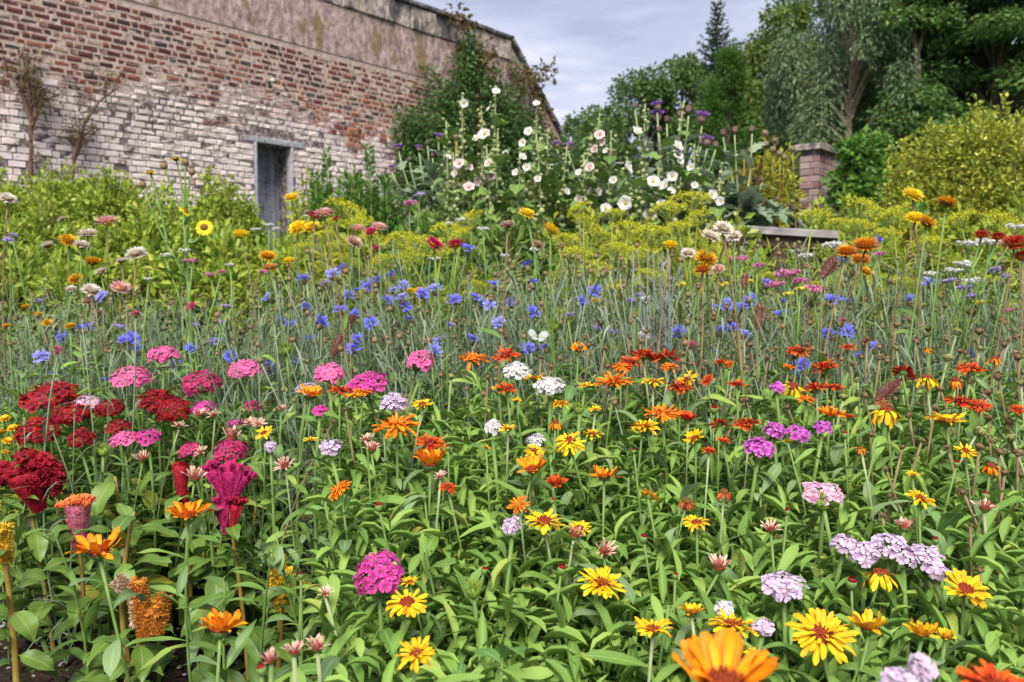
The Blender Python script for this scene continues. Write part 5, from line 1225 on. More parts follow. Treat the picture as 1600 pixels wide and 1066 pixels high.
# ================================================================== STRAWFLOWERS
def straw_mesh(kind, disc, k):
    mb = MB()
    for ri, (n, e, L, r0) in enumerate(((22, -18, 0.62, 0.36), (20, 8, 0.66, 0.34), (18, 30, 0.60, 0.30), (15, 52, 0.48, 0.26), (11, 68, 0.34, 0.2))):
        for j in range(n):
            a = (j + 0.5 * (ri % 2)) * 6.283 / n + rng.normal() * 0.04
            mb.add(blade(L * rng.uniform(0.9, 1.1), 0.20, 3, 2, p_lanc, -0.35, 0.15), 0, rot('Z', a) @ tr((r0, 0, 0.03 * ri)) @ rot('Y', R(-e + rng.normal() * 5)))
    mb.add(lathe([(0.12, -0.3), (0.42, -0.15), (0.44, 0.05), (0.34, 0.16), (0.1, 0.2)], 12), 1)
    return mb.mesh('flower_head', [PM[kind], disc])
DISC = {'s_yellow': M_DISC_Y, 's_gold': M_DISC_B, 's_orange': M_DISC_O, 's_red': M_DISC_O, 's_crimson': M_DISC_O, 's_pink': M_DISC_Y, 's_cream': M_DISC_B, 's_tan': M_DISC_B}
SN = {'s_yellow': 'bright yellow', 's_gold': 'golden bronze', 's_orange': 'orange', 's_red': 'dark red', 's_crimson': 'crimson pink', 's_pink': 'pale pink', 's_cream': 'cream white', 's_tan': 'faded tan'}
SM = {}
ST = '''1426 305 38 s_yellow|1478 317 40 s_gold|1447 348 40 s_gold|1430 341 34 s_yellow|1103 404 40 s_gold|1098 422 34 s_orange|1047 384 32 s_yellow|823 334 31 s_yellow|860 359 36 s_yellow|456 309 28 s_yellow|466 356 34 s_yellow|487 356 32 s_yellow|376 367 32 s_yellow|452 408 24 s_yellow|418 401 32 s_gold|422 419 26 s_orange|107 376 32 s_gold|145 410 34 s_gold|118 436 26 s_gold|507 334 36 s_pink|490 338 28 s_crimson|525 342 16 s_crimson|560 358 26 s_pink|592 355 28 s_pink|580 362 24 s_crimson|553 379 32 s_tan|588 388 17 s_crimson|678 382 38 s_crimson|712 383 36 s_crimson|167 347 40 s_pink|137 366 34 s_cream|128 384 32 s_cream|213 397 36 s_cream|75 384 26 s_cream|97 343 16 s_cream|143 455 36 s_cream|140 472 30 s_tan|188 450 34 s_pink|155 490 30 s_tan|12 311 30 s_cream|158 425 24 s_cream|112 452 20 s_cream|1110 370 34 s_cream|1130 358 36 s_cream|1146 370 28 s_cream|1075 396 26 s_cream|1122 421 24 s_pink|1352 384 48 s_orange|1322 394 40 s_orange|1345 406 34 s_orange|1352 425 26 s_gold|1533 368 32 s_red|1558 371 32 s_red|1585 380 44 s_red|1598 402 30 s_red|840 383 28 s_tan|793 352 30 s_tan|60 492 18 s_gold|75 505 18 s_gold|40 480 18 s_gold|110 510 20 s_gold|10 510 16 s_gold|930 470 20 s_yellow|640 455 22 s_yellow|655 455 18 s_gold|190 408 22 s_cream'''
for q in ST.split('|'):
    a = q.split(); x, yv, wd = map(float, a[:3]); kd = a[3]
    d = rng.uniform(1.72, 2.0) if wd >= 30 else rng.uniform(2.0, 2.4)
    if x < 500: d = rng.uniform(2.3, 2.7)
    if kd == 's_gold' and yv > 470: d = 2.3
    p = P(x, yv, d); r = wd / 2 / F * d
    if (kd, 0) not in SM:
        for k in range(2): SM[kd, k] = straw_mesh(kd, DISC[kd], k)
    b, pts = stem_to(p - np.array((0, 0, r * 0.3)), 0.09, n=10); t = thing('strawflower', b)
    ob('stem', MB().add(tube(pts, [0.004, 0.0038, 0.0036, 0.0034, 0.003, 0.0028, 0.0026, 0.0024, 0.0022, 0.0024], 6)).mesh('stem', M_STEM if rng.random() < 0.5 else M_STEMB), t)
    add_leaves(t, pts, 9, 0.10, ('dia',), 0.15, 0.72, (15, 60))
    M = head_frame(p - b, R(rng.uniform(5, 40)), rng.normal() * 50); M[:3, :3] *= r
    ob('flower_head', SM[kd, int(rng.integers(2))], t, M)
    pend(t, SN[kd] + ' papery strawflower on a tall stem', 'strawflower', 'strawflowers', x, yv)
# tall yellow daisies at the left
def daisy_mesh():
    mb = MB()
    for j in range(21): mb.add(blade(0.72, 0.20, 4, 2, p_pet, 0.3, 0.1), 0, rot('Z', j * 6.283 / 21) @ tr((0.3, 0, 0)) @ rot('Y', R(4 + rng.normal() * 5)))
    mb.add(lathe([(0.1, -0.3), (0.34, -0.12), (0.42, 0.05), (0.30, 0.2), (0.1, 0.26)], 12), 1)
    return mb.mesh('flower_head', [PM['daisy'], M_DISC_B])
DM = daisy_mesh()
def daisyplant():
    d = 2.35; base = P(296, 560, d); base[2] = gz(base[0], base[1])
    t = thing('yellow_daisy', base, 'tall branching yellow daisy rising against the brick wall', 'daisy')
    hub = P(294, 440, d) - base; k1 = P(262, 385, d) - base; k2 = P(287, 330, d) - base
    sb = MB(); sb.add(tube(curve((0, 0, 0), hub, (0.01, 0, 0), 6), 0.0055, 6)); sb.add(tube(curve(hub, k1, (0, 0, 0), 4), 0.0048, 6)); sb.add(tube(curve(hub, k2, (0, 0, 0), 4), 0.0048, 6))
    heads = [(235, 269, 26, k1, 5, 0), (275, 248, 28, k2, 0, 0), (319, 355, 28, P(297, 380, d) - base, 65, 10), (290, 330, 24, k2, 50, 80)]
    for (x, yv, wd, kk, tl, az) in heads:
        p = P(x, yv, d) - base; sb.add(tube(curve(kk, p, (0.006, 0, -0.01), 6), [0.0042, 0.004, 0.0036, 0.003, 0.0028, 0.0026], 5))
        M = head_frame(p, R(tl), az); M[:3, :3] *= wd / 2 / F * d; ob('flower_head', DM, t, M)
    for (x, yv, kk) in ((223, 288, k1), (256, 259, k2), (290, 253, k2), (300, 268, k2)):
        p = P(x, yv, d) - base; sb.add(tube(curve(kk, p, (0, 0, -0.01), 5), 0.0026, 5)); put_bud(t, p, (0, 0, 1), 0.012, BUDM[1])
    ob('stem', sb.mesh('stem', M_STEM), t)
    for (pa, pb_) in (((0, 0, 0), hub), (hub, k1), (hub, k2)): add_leaves(t, curve(pa, pb_, (0, 0, 0), 5), 6, 0.10, ('dia',), 0.1, 0.95, (0, 45))
daisyplant()
# ================================================================== DILL
def umbel_mesh(k):
    mb = MB()
    for j in range(26):
        a = j * 2.4; q = math.sqrt((j + 0.5) / 26); c = np.array((q * math.cos(a), q * math.sin(a), 0.62 * math.sqrt(max(0, 1.15 - q * q)) - 0.2)) * rng.uniform(0.82, 1.12)
        mb.add(tube([(0, 0, -0.45), c * 0.55 + np.array((0, 0, -0.16)), c], [0.014, 0.012, 0.01], 3), 1)
        m = 24; u = rng.normal(size=(m, 3)) * (0.085, 0.085, 0.05) + c; D = rng.normal(size=(m, 3)) * 0.8 + np.array((0, 0, 0.7)); l = rng.uniform(0.055, 0.1, m)
        cloud(mb, u, D, l, l * 0.9, 0, 0.2)
    return mb.mesh('umbel', [PM['dill'], M_YST])
M_YST = plain_mat('dill_stem', (0.16, 0.22, 0.03), (0.28, 0.32, 0.06), 30, 0.6)
UM = [umbel_mesh(k) for k in range(4)]
M_FEA = leaf_mat('dill_leaf', (0.12, 0.20, 0.02), (0.26, 0.33, 0.04), None, 0.6, 0.2, 0.2, True, (0.36, 0.36, 0.05))
def feather(h, n):
    lb = MB()
    for k in range(n):
        z = h * rng.uniform(0.1, 0.92); a = rng.uniform(0, 6.28); el = R(rng.uniform(10, 60)); l = rng.uniform(0.08, 0.2); d0 = np.array((math.cos(a) * math.cos(el), math.sin(a) * math.cos(el), math.sin(el)))
        c0 = np.array((0, 0, z)); lb.add(blade(l, 0.004, 3, 1, p_lanc, 0.3, 0), 0, frame(c0, d0))
        m = 14; q = rng.random(m) * l; C = c0 + d0 * q[:, None]; D = rng.normal(size=(m, 3)) * 0.7 + d0; L_ = rng.uniform(0.025, 0.06, m); cloud(lb, C, D, L_, np.full(m, 0.0045), 0, 0.1)
    return lb
FE = [feather(0.9, 34).mesh('foliage', M_FEA) for k in range(3)]
DL_ = '''1080 318 90 2.9|1045 332 70 2.8|1270 342 66 2.6|1350 330 80 3.0|1395 342 70 3.0|958 338 56 3.0|912 346 56 3.0|905 330 50 3.2|962 392 70 2.6|900 402 70 2.6|1000 402 70 2.6|700 366 80 2.9|665 388 80 2.7|735 348 66 3.0|542 332 72 3.0|562 352 66 2.9|625 378 66 2.7|505 372 64 2.8|600 410 60 2.6|930 424 60 2.4|1012 434 60 2.4|1122 398 64 2.6|1500 346 80 2.9|1560 350 80 2.9|1452 384 66 2.6|1060 360 66 2.6|1020 370 70 2.6|980 360 66 2.8|1310 352 60 2.8|1300 402 46 2.4|1380 372 60 2.7|690 398 60 2.6|640 405 56 2.6|1420 350 60 3.1|1345 355 60 2.9|470 392 56 2.8|520 352 60 3.1|580 375 56 2.8|720 372 60 2.7|885 376 60 2.7|940 372 64 2.8|1090 345 70 2.7|1540 380 60 2.7|1590 365 60 2.8'''
GD = 'dill and fennel umbels'
for q in DL_.split('|'):
    x, yv, wd, d = map(float, q.split()); p = P(x, yv, d); r = wd / 2 / F * d * 0.95
    b, pts = stem_to(p, 0.1, n=8); t = thing('dill_plant', b); h = p[2] - b[2]
    sb = MB().add(tube(pts, [0.006, 0.0055, 0.005, 0.0045, 0.004, 0.0036, 0.003, 0.0026], 5))
    M = head_frame(p - b, R(rng.uniform(0, 38)), rng.normal() * 60); M[:3, :3] *= r * rng.uniform(0.7, 1)
    ob('umbel', UM[int(rng.integers(4))], t, M)
    for j in range(3):
        c = pts[5 - j]; a = rng.uniform(0, 6.28); e = c + np.array((math.cos(a) * 0.10, math.sin(a) * 0.13, rng.uniform(0.0, 0.16))); sb.add(tube(curve(c, e, (0, 0, -0.02), 4), 0.003, 4))
        M = head_frame(e, R(rng.uniform(0, 25)), a * 57); M[:3, :3] *= r * rng.uniform(0.5, 0.8); ob('umbel', UM[int(rng.integers(4))], t, M)
    ob('stem', sb.mesh('stem', M_YST), t); M = tr((0, 0, 0), h / 0.95) @ rot('Z', rng.uniform(0, 6)); ob('foliage', FE[int(rng.integers(3))], t, M)
    pend(t, 'yellow green flowering dill', 'dill', GD, x, yv)
# ================================================================== STATICE
def stat_mesh(kind):
    mb = MB()
    for j in range(7):
        a = rng.uniform(0, 6.28); r = rng.uniform(0.1, 0.8); c = np.array((math.cos(a) * r, math.sin(a) * r, rng.uniform(-0.15, 0.2)))
        mb.add(tube([(0, 0, -0.9), c * 0.6 + np.array((0, 0, -0.35)), c], [0.06, 0.05, 0.04], 4), 1)
        m = 34; dv = nrm((math.cos(a + 1.2), math.sin(a + 1.2), 0.1)); q = rng.uniform(-0.38, 0.38, m)
        C = c + dv * q[:, None] + rng.normal(size=(m, 3)) * 0.05; D = rng.normal(size=(m, 3)) * 0.5 + np.array((0, 0, 1.0)); l = rng.uniform(0.14, 0.26, m); cloud(mb, C, D, l, l * 0.8, 0, 0.3)
    return mb.mesh('flower_spray', [PM[kind], M_STEM])
SMS = {k: [stat_mesh(k) for i in range(2)] for k in ('stat_pink', 'stat_white', 'stat_lilac', 'stat_yellow')}
SL = '''1232 428 44 stat_pink|1213 445 34 stat_pink|1272 452 40 stat_pink|1160 405 34 stat_pink|1183 416 30 stat_pink|1245 440 36 stat_pink|1372 398 26 stat_pink|1575 485 20 stat_pink|1300 386 42 stat_white|1258 402 32 stat_white|1515 382 36 stat_white|1545 380 40 stat_white|1585 356 34 stat_white|1508 414 36 stat_white|1490 424 30 stat_white|1520 440 34 stat_white|1455 430 26 stat_white|1552 422 30 stat_lilac|1572 432 26 stat_lilac|1508 452 34 stat_lilac|1485 440 30 stat_lilac|1515 464 30 stat_lilac|935 512 26 stat_lilac|958 518 28 stat_lilac|888 492 24 stat_lilac|985 470 26 stat_lilac|1000 462 22 stat_lilac|1530 474 26 stat_yellow|1250 452 26 stat_yellow|1230 460 24 stat_yellow|1170 440 26 stat_yellow|1062 445 26 stat_yellow|1130 445 24 stat_yellow|640 318 30 stat_pink|655 305 24 stat_lilac|300 408 24 stat_pink|330 430 22 stat_pink|410 425 20 stat_pink|345 425 18 stat_pink|360 415 18 stat_white|260 400 22 stat_white|232 437 18 stat_white|290 392 22 stat_white|420 352 18 stat_white|400 360 18 stat_white|430 358 16 stat_white|15 375 28 stat_lilac|20 368 20 stat_lilac|60 470 20 stat_lilac|355 480 22 stat_lilac|345 505 22 stat_lilac|190 510 24 stat_lilac|305 508 20 stat_lilac|330 535 20 stat_lilac|720 345 22 stat_white|755 360 22 stat_white|700 350 16 stat_white|680 405 18 stat_white|790 400 20 stat_white|835 392 26 stat_white'''
SNM = {'stat_pink': 'pink statice spray', 'stat_white': 'white statice spray', 'stat_lilac': 'lilac statice spray', 'stat_yellow': 'pale yellow statice spray'}
for q in SL.split('|'):
    a = q.split(); x, yv, wd = map(float, a[:3]); d = max(2.3 if x < 500 else 0, float(np.interp(yv, [300, 380, 450, 540], [3.6, 2.4, 2.05, 1.85]))); p = P(x, yv, d); r = wd / 2 / F * d
    b, pts = stem_to(p - np.array((0, 0, r * 0.8)), 0.07); t = thing('statice', b)
    ob('stem', MB().add(tube(pts, 0.0026, 5)).mesh('stem', M_STEM), t); ob('flower_spray', SMS[a[3]][int(rng.integers(2))], t, tr(p - b, r) @ rot('Z', rng.uniform(0, 6))); add_leaves(t, pts, 6, 0.09, ('dia',), 0.1, 0.7)
    pend(t, SNM[a[3]], 'statice', 'statice sprays', x, yv)
# ================================================================== FOXTAIL GRASSES
M_FOX = plain_mat('foxtail_bristle', (0.10, 0.035, 0.03), (0.32, 0.16, 0.12), 80, 0.7, 0.2, rvk=0.7)
for (x0, y0, x1, y1, wd, lab) in ((518, 560, 534, 522, 16, 'slim brown foxtail grass head leaning above the pink sweet williams'), (546, 506, 553, 492, 14, 'short brown foxtail grass head among the blue cornflowers'), (1284, 434, 1304, 402, 22, 'reddish foxtail grass head below the orange strawflowers'), (1184, 516, 1187, 474, 18, 'upright dark foxtail grass head beside the blue cornflowers at right'), (1368, 626, 1404, 596, 22, 'reddish foxtail grass head lying over the drooping yellow calendula'), (1162, 452, 1164, 428, 13, 'small pale foxtail grass head left of the pink statice')):
    d = 1.55 if y0 > 600 else 1.8; A = P(x0, y0, d); B = P(x1, y1, d); r = wd / 2 / F * d; b = np.array((A[0] - 0.02, A[1] + 0.02, gz(A[0], A[1])))
    t = thing('foxtail_grass', b, lab, 'grass', 'foxtail grasses')
    ob('stem', MB().add(tube(curve((0, 0, 0), A - b, (0.01, 0, 0), 7), 0.0014, 5)).mesh('stem', M_STEMB), t)
    m = MB(); n = 650; q = rng.random(n); dv = nrm(B - A); x_ = nrm(np.cross(dv, (0.1, 0.9, 0.2))); y_ = np.cross(dv, x_); th = rng.uniform(0, 6.28, n); nn = np.cos(th)[:, None] * x_ + np.sin(th)[:, None] * y_
    m.add(tube([A - b + (B - A) * s_ for s_ in np.linspace(0, 1, 6)], [r * 0.25, r * 0.5, r * 0.55, r * 0.5, r * 0.4, r * 0.15], 7))
    pr_ = np.sin(np.clip(q * 0.9 + 0.08, 0, 1) * np.pi) ** 0.6 * r
    cloud(m, (A - b) + (B - A) * q[:, None] + nn * (pr_ * 0.4)[:, None], nn + dv * 0.9, pr_ * 0.95, np.full(n, r * 0.07), 0, 0.05)
    ob('spike', m.mesh('spike', M_FOX), t)
    add_leaves(t, curve((0, 0, 0), (A - b) * 0.6, (0, 0, 0), 4), 3, 0.2, ('lin',), 0.2, 0.9, (40, 70))
# big curled dried seed pod on a tall stalk
# ================================================================== HOLLYHOCKS
def holly_flower(kind):
    mb = MB()
    def pf(t): return np.where(t < 0.15, 0.3, np.sin(np.clip(t, 0, 1) * np.pi / 1.6) ** 0.6)
    for j in range(5): mb.add(blade(1.0, 1.15, 5, 4, pf, 0.5, 0.10, 0.16, 2.6, seed=j * 2.0), 0, rot('Z', j * 1.2566) @ rot('Y', R(-38)))
    mb.add(lathe([(0.10, 0.02), (0.14, 0.2), (0.12, 0.36), (0.04, 0.42)], 8), 1); mb.add(lathe([(0.12, -0.3), (0.34, -0.16), (0.4, 0.06), (0.3, 0.14)], 8), 2)
    return mb.mesh('flower', [PM[kind], M_DISC_Y, M_HLEAF])
HF = {k: holly_flower(k) for k in ('holly', 'hollypink')}
hb = MB().add(lathe([(0.2, -0.8), (0.8, -0.4), (1.0, 0.1), (0.6, 0.7), (0.15, 1.0)], 7), 0)
for k in range(6): hb.add(blade(1.3, 0.8, 3, 1, p_lanc, -0.9, 0), 0, rot('Z', k * 1.047) @ tr((0.4, 0, -0.7)) @ rot('Y', R(-45)))
M_HBUD = leaf_mat('hollyhock_bud', (0.22, 0.28, 0.10), (0.44, 0.46, 0.22), None, 0.6, 0.2, 0.15)
hb = hb.mesh('bud', M_HBUD)
HS = [(722, 148, 716, 4.2, 'n'), (697, 188, 708, 4.2, 'n'), (775, 134, 756, 4.2, 'n'), (752, 168, 746, 4.3, 'n'), (778, 203, 772, 4.1, 'n'), (840, 158, 818, 4.2, 'n'), (838, 208, 836, 4.1, 'n'), (886, 228, 862, 4.3, 'n'), (938, 170, 900, 4.4, 'p'), (925, 210, 895, 4.3, 'p'), (1008, 162, 992, 4.1, 'n'), (1068, 158, 1048, 4.2, 'n'), (1030, 255, 1030, 4.0, 'n'), (1128, 258, 1120, 4.1, 'n'), (980, 245, 978, 3.9, 'n')]
HFL = [(725, 162, 22), (757, 211, 30), (745, 217, 20), (766, 170, 20), (775, 144, 20), (718, 257, 26), (714, 270, 26), (733, 262, 20), (764, 256, 22), (753, 275, 22), (768, 275, 22), (733, 294, 28), (748, 284, 24), (826, 206, 22), (817, 224, 20), (816, 246, 20), (823, 262, 20), (838, 163, 18), (937, 212, 26), (943, 223, 20), (930, 234, 22), (947, 236, 16), (921, 262, 24), (918, 296, 22), (934, 300, 20), (995, 209, 34), (979, 264, 34), (978, 318, 36), (1020, 285, 32), (1040, 290, 30), (1058, 230, 30), (1058, 243, 28), (1062, 252, 20), (1050, 276, 26), (1048, 300, 22), (1033, 318, 20), (1112, 305, 26), (1126, 315, 22), (946, 327, 28), (1013, 336, 32), (1005, 222, 20), (905, 312, 22), (885, 300, 18)]
HP = []
HS += [(708, 240, 716, 4.0, 'n'), (760, 230, 764, 4.0, 'n'), (812, 235, 806, 4.0, 'n'), (856, 200, 846, 4.4, 'n'), (912, 245, 915, 4.1, 'n'), (955, 205, 958, 4.4, 'n'), (1085, 225, 1078, 4.2, 'n')]
HFL += [(790, 240, 16), (850, 232, 16), (862, 262, 16), (905, 270, 18), (958, 282, 20), (1080, 262, 20), (1085, 290, 18), (840, 280, 18), (700, 246, 16), (806, 270, 18)]
for i, (xt, yt, xb, d, kd) in enumerate(HS):
    top = P(xt, yt, d); bx = (xb - 800) / F * d; b = np.array((bx, top[1], gz(bx, top[1]))); t = thing('hollyhock', b); pts = curve((0, 0, 0), top - b, (rng.normal() * 0.02, 0, 0), 12)
    ob('stem', MB().add(tube(pts, [0.010 - 0.0006 * k for k in range(12)], 6)).mesh('stem', M_STEMP), t)
    h = top[2] - b[2]
    for j in range(58):      # buds up the stalk
        q = 0.5 + 0.5 * j / 58; f = q * 11; k = min(int(f), 10); c = np.array(pts[k]) + (np.array(pts[k + 1]) - pts[k]) * (f - k); a = j * 2.4; s_ = 0.020 * (1.1 - 0.7 * max(0, q - 0.45) / 0.55)
        dv = np.array((math.cos(a), math.sin(a), 0.7)); put_bud(t, c + dv * s_ * 1.3 + rng.normal(size=3) * 0.008, dv + rng.normal(size=3) * 0.3, s_ * rng.uniform(0.5, 1.15), hb)
    add_leaves(t, pts, 22, 0.15, ('hol',), 0.2, 0.9, (-20, 45))
    HP.append((t, b, pts, kd, d)); pend(t, 'pale pink flowered hollyhock spire' if kd == 'p' else 'white flowered hollyhock spire', 'hollyhock', 'hollyhocks', xt, yt)
for (x, yv, wd) in HFL:
    best = min(HP, key=lambda e: min(np.linalg.norm((np.array(e[1]) + q - P(x, yv, e[4]))[[0, 2]]) for q in e[2]))
    t, b, pts, kd, d = best; p = P(x, yv, d - 0.03) - b
    M = head_frame(p, R(72 + rng.normal() * 12), rng.normal() * 35); M[:3, :3] *= wd / 2 / F * d * 0.66
    ob('flower', HF['hollypink' if kd == 'p' or (x < 780 and yv > 250) else 'holly'], t, M)
    q = min(pts, key=lambda s_: np.linalg.norm(np.array(s_) - p)); ob('flower_stalk', MB().add(tube([q, (np.array(q) + p) / 2 + (0, 0, -0.008), p - M[:3, 2] * 0.15], 0.003, 4)).mesh('flower_stalk', M_STEMP), t)
# ================================================================== CARDOONS
def card_head(purple):
    mb = MB()
    for ri in range(6):
        for j in range(12):
            a = (j + 0.5 * (ri % 2)) * 0.5236; z = -0.8 + ri * 0.24; r = [0.35, 0.6, 0.74, 0.76, 0.68, 0.52][ri]
            mb.add(blade(0.55, 0.34, 3, 1, p_lanc, -0.7, 0), 1, rot('Z', a) @ tr((r * 0.8, 0, z)) @ rot('Y', R(-62)))
    mb.add(lathe([(0.2, -0.95), (0.62, -0.6), (0.72, -0.1), (0.5, 0.35)], 10), 1)
    n = 260; th = rng.uniform(0, 6.28, n); rr = np.sqrt(rng.random(n)) * 0.62; C = np.stack([rr * np.cos(th), rr * np.sin(th), np.full(n, 0.2)], 1); D = np.stack([rr * np.cos(th) * 1.5, rr * np.sin(th) * 1.5, np.full(n, 0.85)], 1) + rng.normal(size=(n, 3)) * 0.08
    cloud(mb, C, D, rng.uniform(0.75, 1.05, n) if purple else rng.uniform(0.2, 0.4, n), np.full(n, 0.10), 0, 0.05)
    return mb.mesh('flower_head', [PM['thistle'] if purple else PM['s_tan'], M_CARDB])
M_CARDB = plain_mat('cardoon_bract', (0.13, 0.10, 0.075), (0.26, 0.15, 0.14), 60, 0.7, 0.2, rvk=0.6)
CDM = [card_head(False), card_head(True)]
def cardoon(pxb, d, label, heads, nl, lpx=(150, 80)):
    bx = (pxb - 800) / F * d; yb = P(pxb, 330, d)[1]; b = np.array((bx, yb, gz(bx, yb))); t = thing('cardoon', b, label, 'cardoon', 'cardoons')
    fork = P(pxb, 320, d) - b
    sb = MB().add(tube(curve((0, 0, 0), fork, (0, 0, 0), 5), [0.018, 0.017, 0.016, 0.015, 0.014], 7))
    for (x, yv, wd, pu) in heads:
        p = P(x, yv, d + rng.normal() * 0.12) - b; r = wd / 2 / F * d; pts = curve(fork * rng.uniform(0.75, 1.0), p - np.array((0, 0, r * 0.9)), ((p[0] - fork[0]) * 0.12, 0, -0.02), 7); sb.add(tube(pts, [0.008, 0.007, 0.006, 0.005, 0.0045, 0.004, 0.0045], 6))
        M = head_frame(p, R(rng.uniform(0, 22)), rng.uniform(-90, 90)); M[:3, :3] *= r * 0.64; ob('flower_head', CDM[1 if pu else 0], t, M)
        add_leaves(t, pts, 6, 0.24, ('silver',), 0.05, 0.8, (0, 55))
    ob('stem', sb.mesh('stem', M_STEMP), t)
    add_leaves(t, curve((0, 0, 0), fork, (0, 0, 0), 5), nl, 0.42, ('silver',), 0.15, 1.0, (25, 65))
cardoon(1050, 4.5, 'tall silvery cardoon with purple tufted heads behind the white hollyhocks', [(1027, 166, 24, 1), (1027, 182, 30, 1), (1097, 184, 30, 1), (1105, 221, 26, 1), (1042, 186, 18, 0), (1076, 171, 22, 0), (1062, 178, 18, 0), (992, 165, 16, 0), (1000, 250, 18, 1), (1118, 226, 18, 0), (1095, 222, 16, 0), (1030, 202, 16, 0)], 14)
cardoon(1160, 4.6, 'silvery cardoon with brown spent heads left of the brick pillar', [(1148, 203, 18, 0), (1130, 207, 18, 0), (1175, 202, 18, 0), (1215, 310, 14, 0), (1232, 318, 14, 0), (1195, 332, 14, 0), (1240, 325, 14, 0), (1190, 280, 14, 0), (1155, 295, 16, 0), (1120, 290, 14, 0)], 10)
cardoon(945, 4.7, 'cardoon with small purple heads between the hollyhock spires', [(955, 257, 20, 1), (940, 262, 20, 0), (870, 226, 18, 1), (888, 229, 20, 1), (955, 240, 14, 0)], 8)
cardoon(690, 4.9, 'silvery cardoon with small mauve heads left of the hollyhocks', [(623, 230, 16, 1), (655, 232, 16, 1), (685, 214, 16, 1), (694, 221, 16, 1), (612, 263, 16, 1), (640, 248, 14, 0), (668, 222, 14, 0), (676, 242, 12, 0)], 16)
# silver curry-like stems at right of the middle
for (x0, y0, n, lab) in ((1030, 520, 26, 'silver grey leafy stems standing behind the orange calendulas'),):
    d = 1.95; b = P(x0, 600, d); b[2] = gz(b[0], b[1]); t = thing('silver_plant', b, lab, 'plant'); sb = MB()
    for k in range(n):
        e = P(x0 + rng.normal() * 26, rng.uniform(385, 500), d + rng.normal() * 0.08) - b; pts = curve((rng.normal() * 0.03, rng.normal() * 0.03, 0), e, (0, 0, 0), 6); sb.add(tube(pts, 0.0013, 4))
        for q in range(20):
            f = rng.uniform(0.2, 1) * 4.9; c = pts[int(f)] + (pts[int(f) + 1] - pts[int(f)]) * (f % 1); a = rng.uniform(0, 6.28)
            sb.add(blade(rng.uniform(0.02, 0.05), 0.005, 3, 1, p_lanc, 0.5, 0), 0, frame(c, (math.cos(a) * 0.6, math.sin(a) * 0.6, 0.8)))
    ob('stems', sb.mesh('stems', leaf_mat('silver_stem', (0.12, 0.15, 0.13), (0.25, 0.28, 0.26), None, 0.7, 0.2, 0.1)), t)
# ================================================================== GLOBE THISTLES, TAGETES, SPIRES, MID BUSHES
M_GLOBE = plain_mat('globe_seed', (0.12, 0.09, 0.05), (0.30, 0.25, 0.16), 200, 0.8, 0.2)
gm = MB().add(lathe([(0.2, -0.8), (0.75, -0.45), (0.85, 0), (0.75, 0.45), (0.2, 0.8)], 9)); u = rng.normal(size=(240, 3)); u /= np.linalg.norm(u, axis=1, keepdims=True); cloud(gm, u * 0.75, u, np.full(240, 0.34), np.full(240, 0.08), 0, 0.05); gm = gm.mesh('seed_globe', M_GLOBE)
for (x, yv) in ((1195, 208), (1210, 219), (1172, 235), (1163, 239), (1207, 234), (1218, 240), (1238, 233), (1225, 246), (1196, 225), (712, 214), (713, 206)):
    d = 4.8; p = P(x, yv, d); b = np.array((p[0] + rng.normal() * 0.05, p[1], gz(p[0], p[1]))); pts = curve((0, 0, 0), p - b, (0.01, 0, 0), 8); t = thing('globe_thistle', b)
    ob('stem', MB().add(tube(pts, 0.004, 5)).mesh('stem', M_STEMY), t); ob('seed_globe', gm, t, tr(p - b, 0.022)); m = MB()
    for k in range(70):
        c = np.array(pts[int(rng.integers(2, 7))]) + rng.normal(size=3) * (0.01, 0.01, 0.08); a = rng.uniform(0, 6.28); m.add(blade(rng.uniform(0.06, 0.12), 0.014, 3, 1, p_lanc, 0.9, 0), 0, frame(c, (math.cos(a) * 0.8, math.sin(a) * 0.8, 0.5)))
    ob('foliage', m.mesh('foliage', M_YELGR), t); pend(t, 'round brown globe thistle seed head on a yellowing stem', 'globe thistle', 'globe thistles', x, yv)
def tag_mesh():
    mb = MB()
    for ri in range(3):
        for j in range(9): mb.add(blade(0.8, 0.5, 3, 2, p_pet, 0.4, 0.1, 0.1), 0, rot('Z', j * 0.698 + ri * 0.3) @ tr((0.1, 0, 0)) @ rot('Y', R(-10 - ri * 22)))
    return mb.mesh('flower_head', PM['tagetes'])
TG = tag_mesh()
for i, (x, yv) in enumerate(((8, 655), (20, 670), (12, 690), (26, 682), (2, 676), (10, 708), (30, 728), (4, 735))):
    d = 1.95; p = P(x, yv, d); b, pts = stem_to(p, 0.03); t = thing('french_marigold', b); ob('stem', MB().add(tube(pts, 0.002, 5)).mesh('stem', M_STEM), t)
    ob('flower_head', TG, t, head_frame(p - b, R(20), rng.normal() * 40) @ np.diag((0.014, 0.014, 0.014, 1))); m = MB(); h = (p - b)[2]
    for k in range(60):
        c = np.array((0, 0, h * rng.uniform(0.3, 0.95))); a = rng.uniform(0, 6.28); m.add(blade(rng.uniform(0.03, 0.08), 0.008, 3, 1, p_lanc, 0.5, 0), 0, frame(c, (math.cos(a) * 0.8, math.sin(a) * 0.8, 0.4)))
    ob('foliage', m.mesh('foliage', M_LIME), t); pend(t, 'small golden marigold at the left edge beside the crimson flowers', 'marigold', 'small golden marigolds', x, yv)
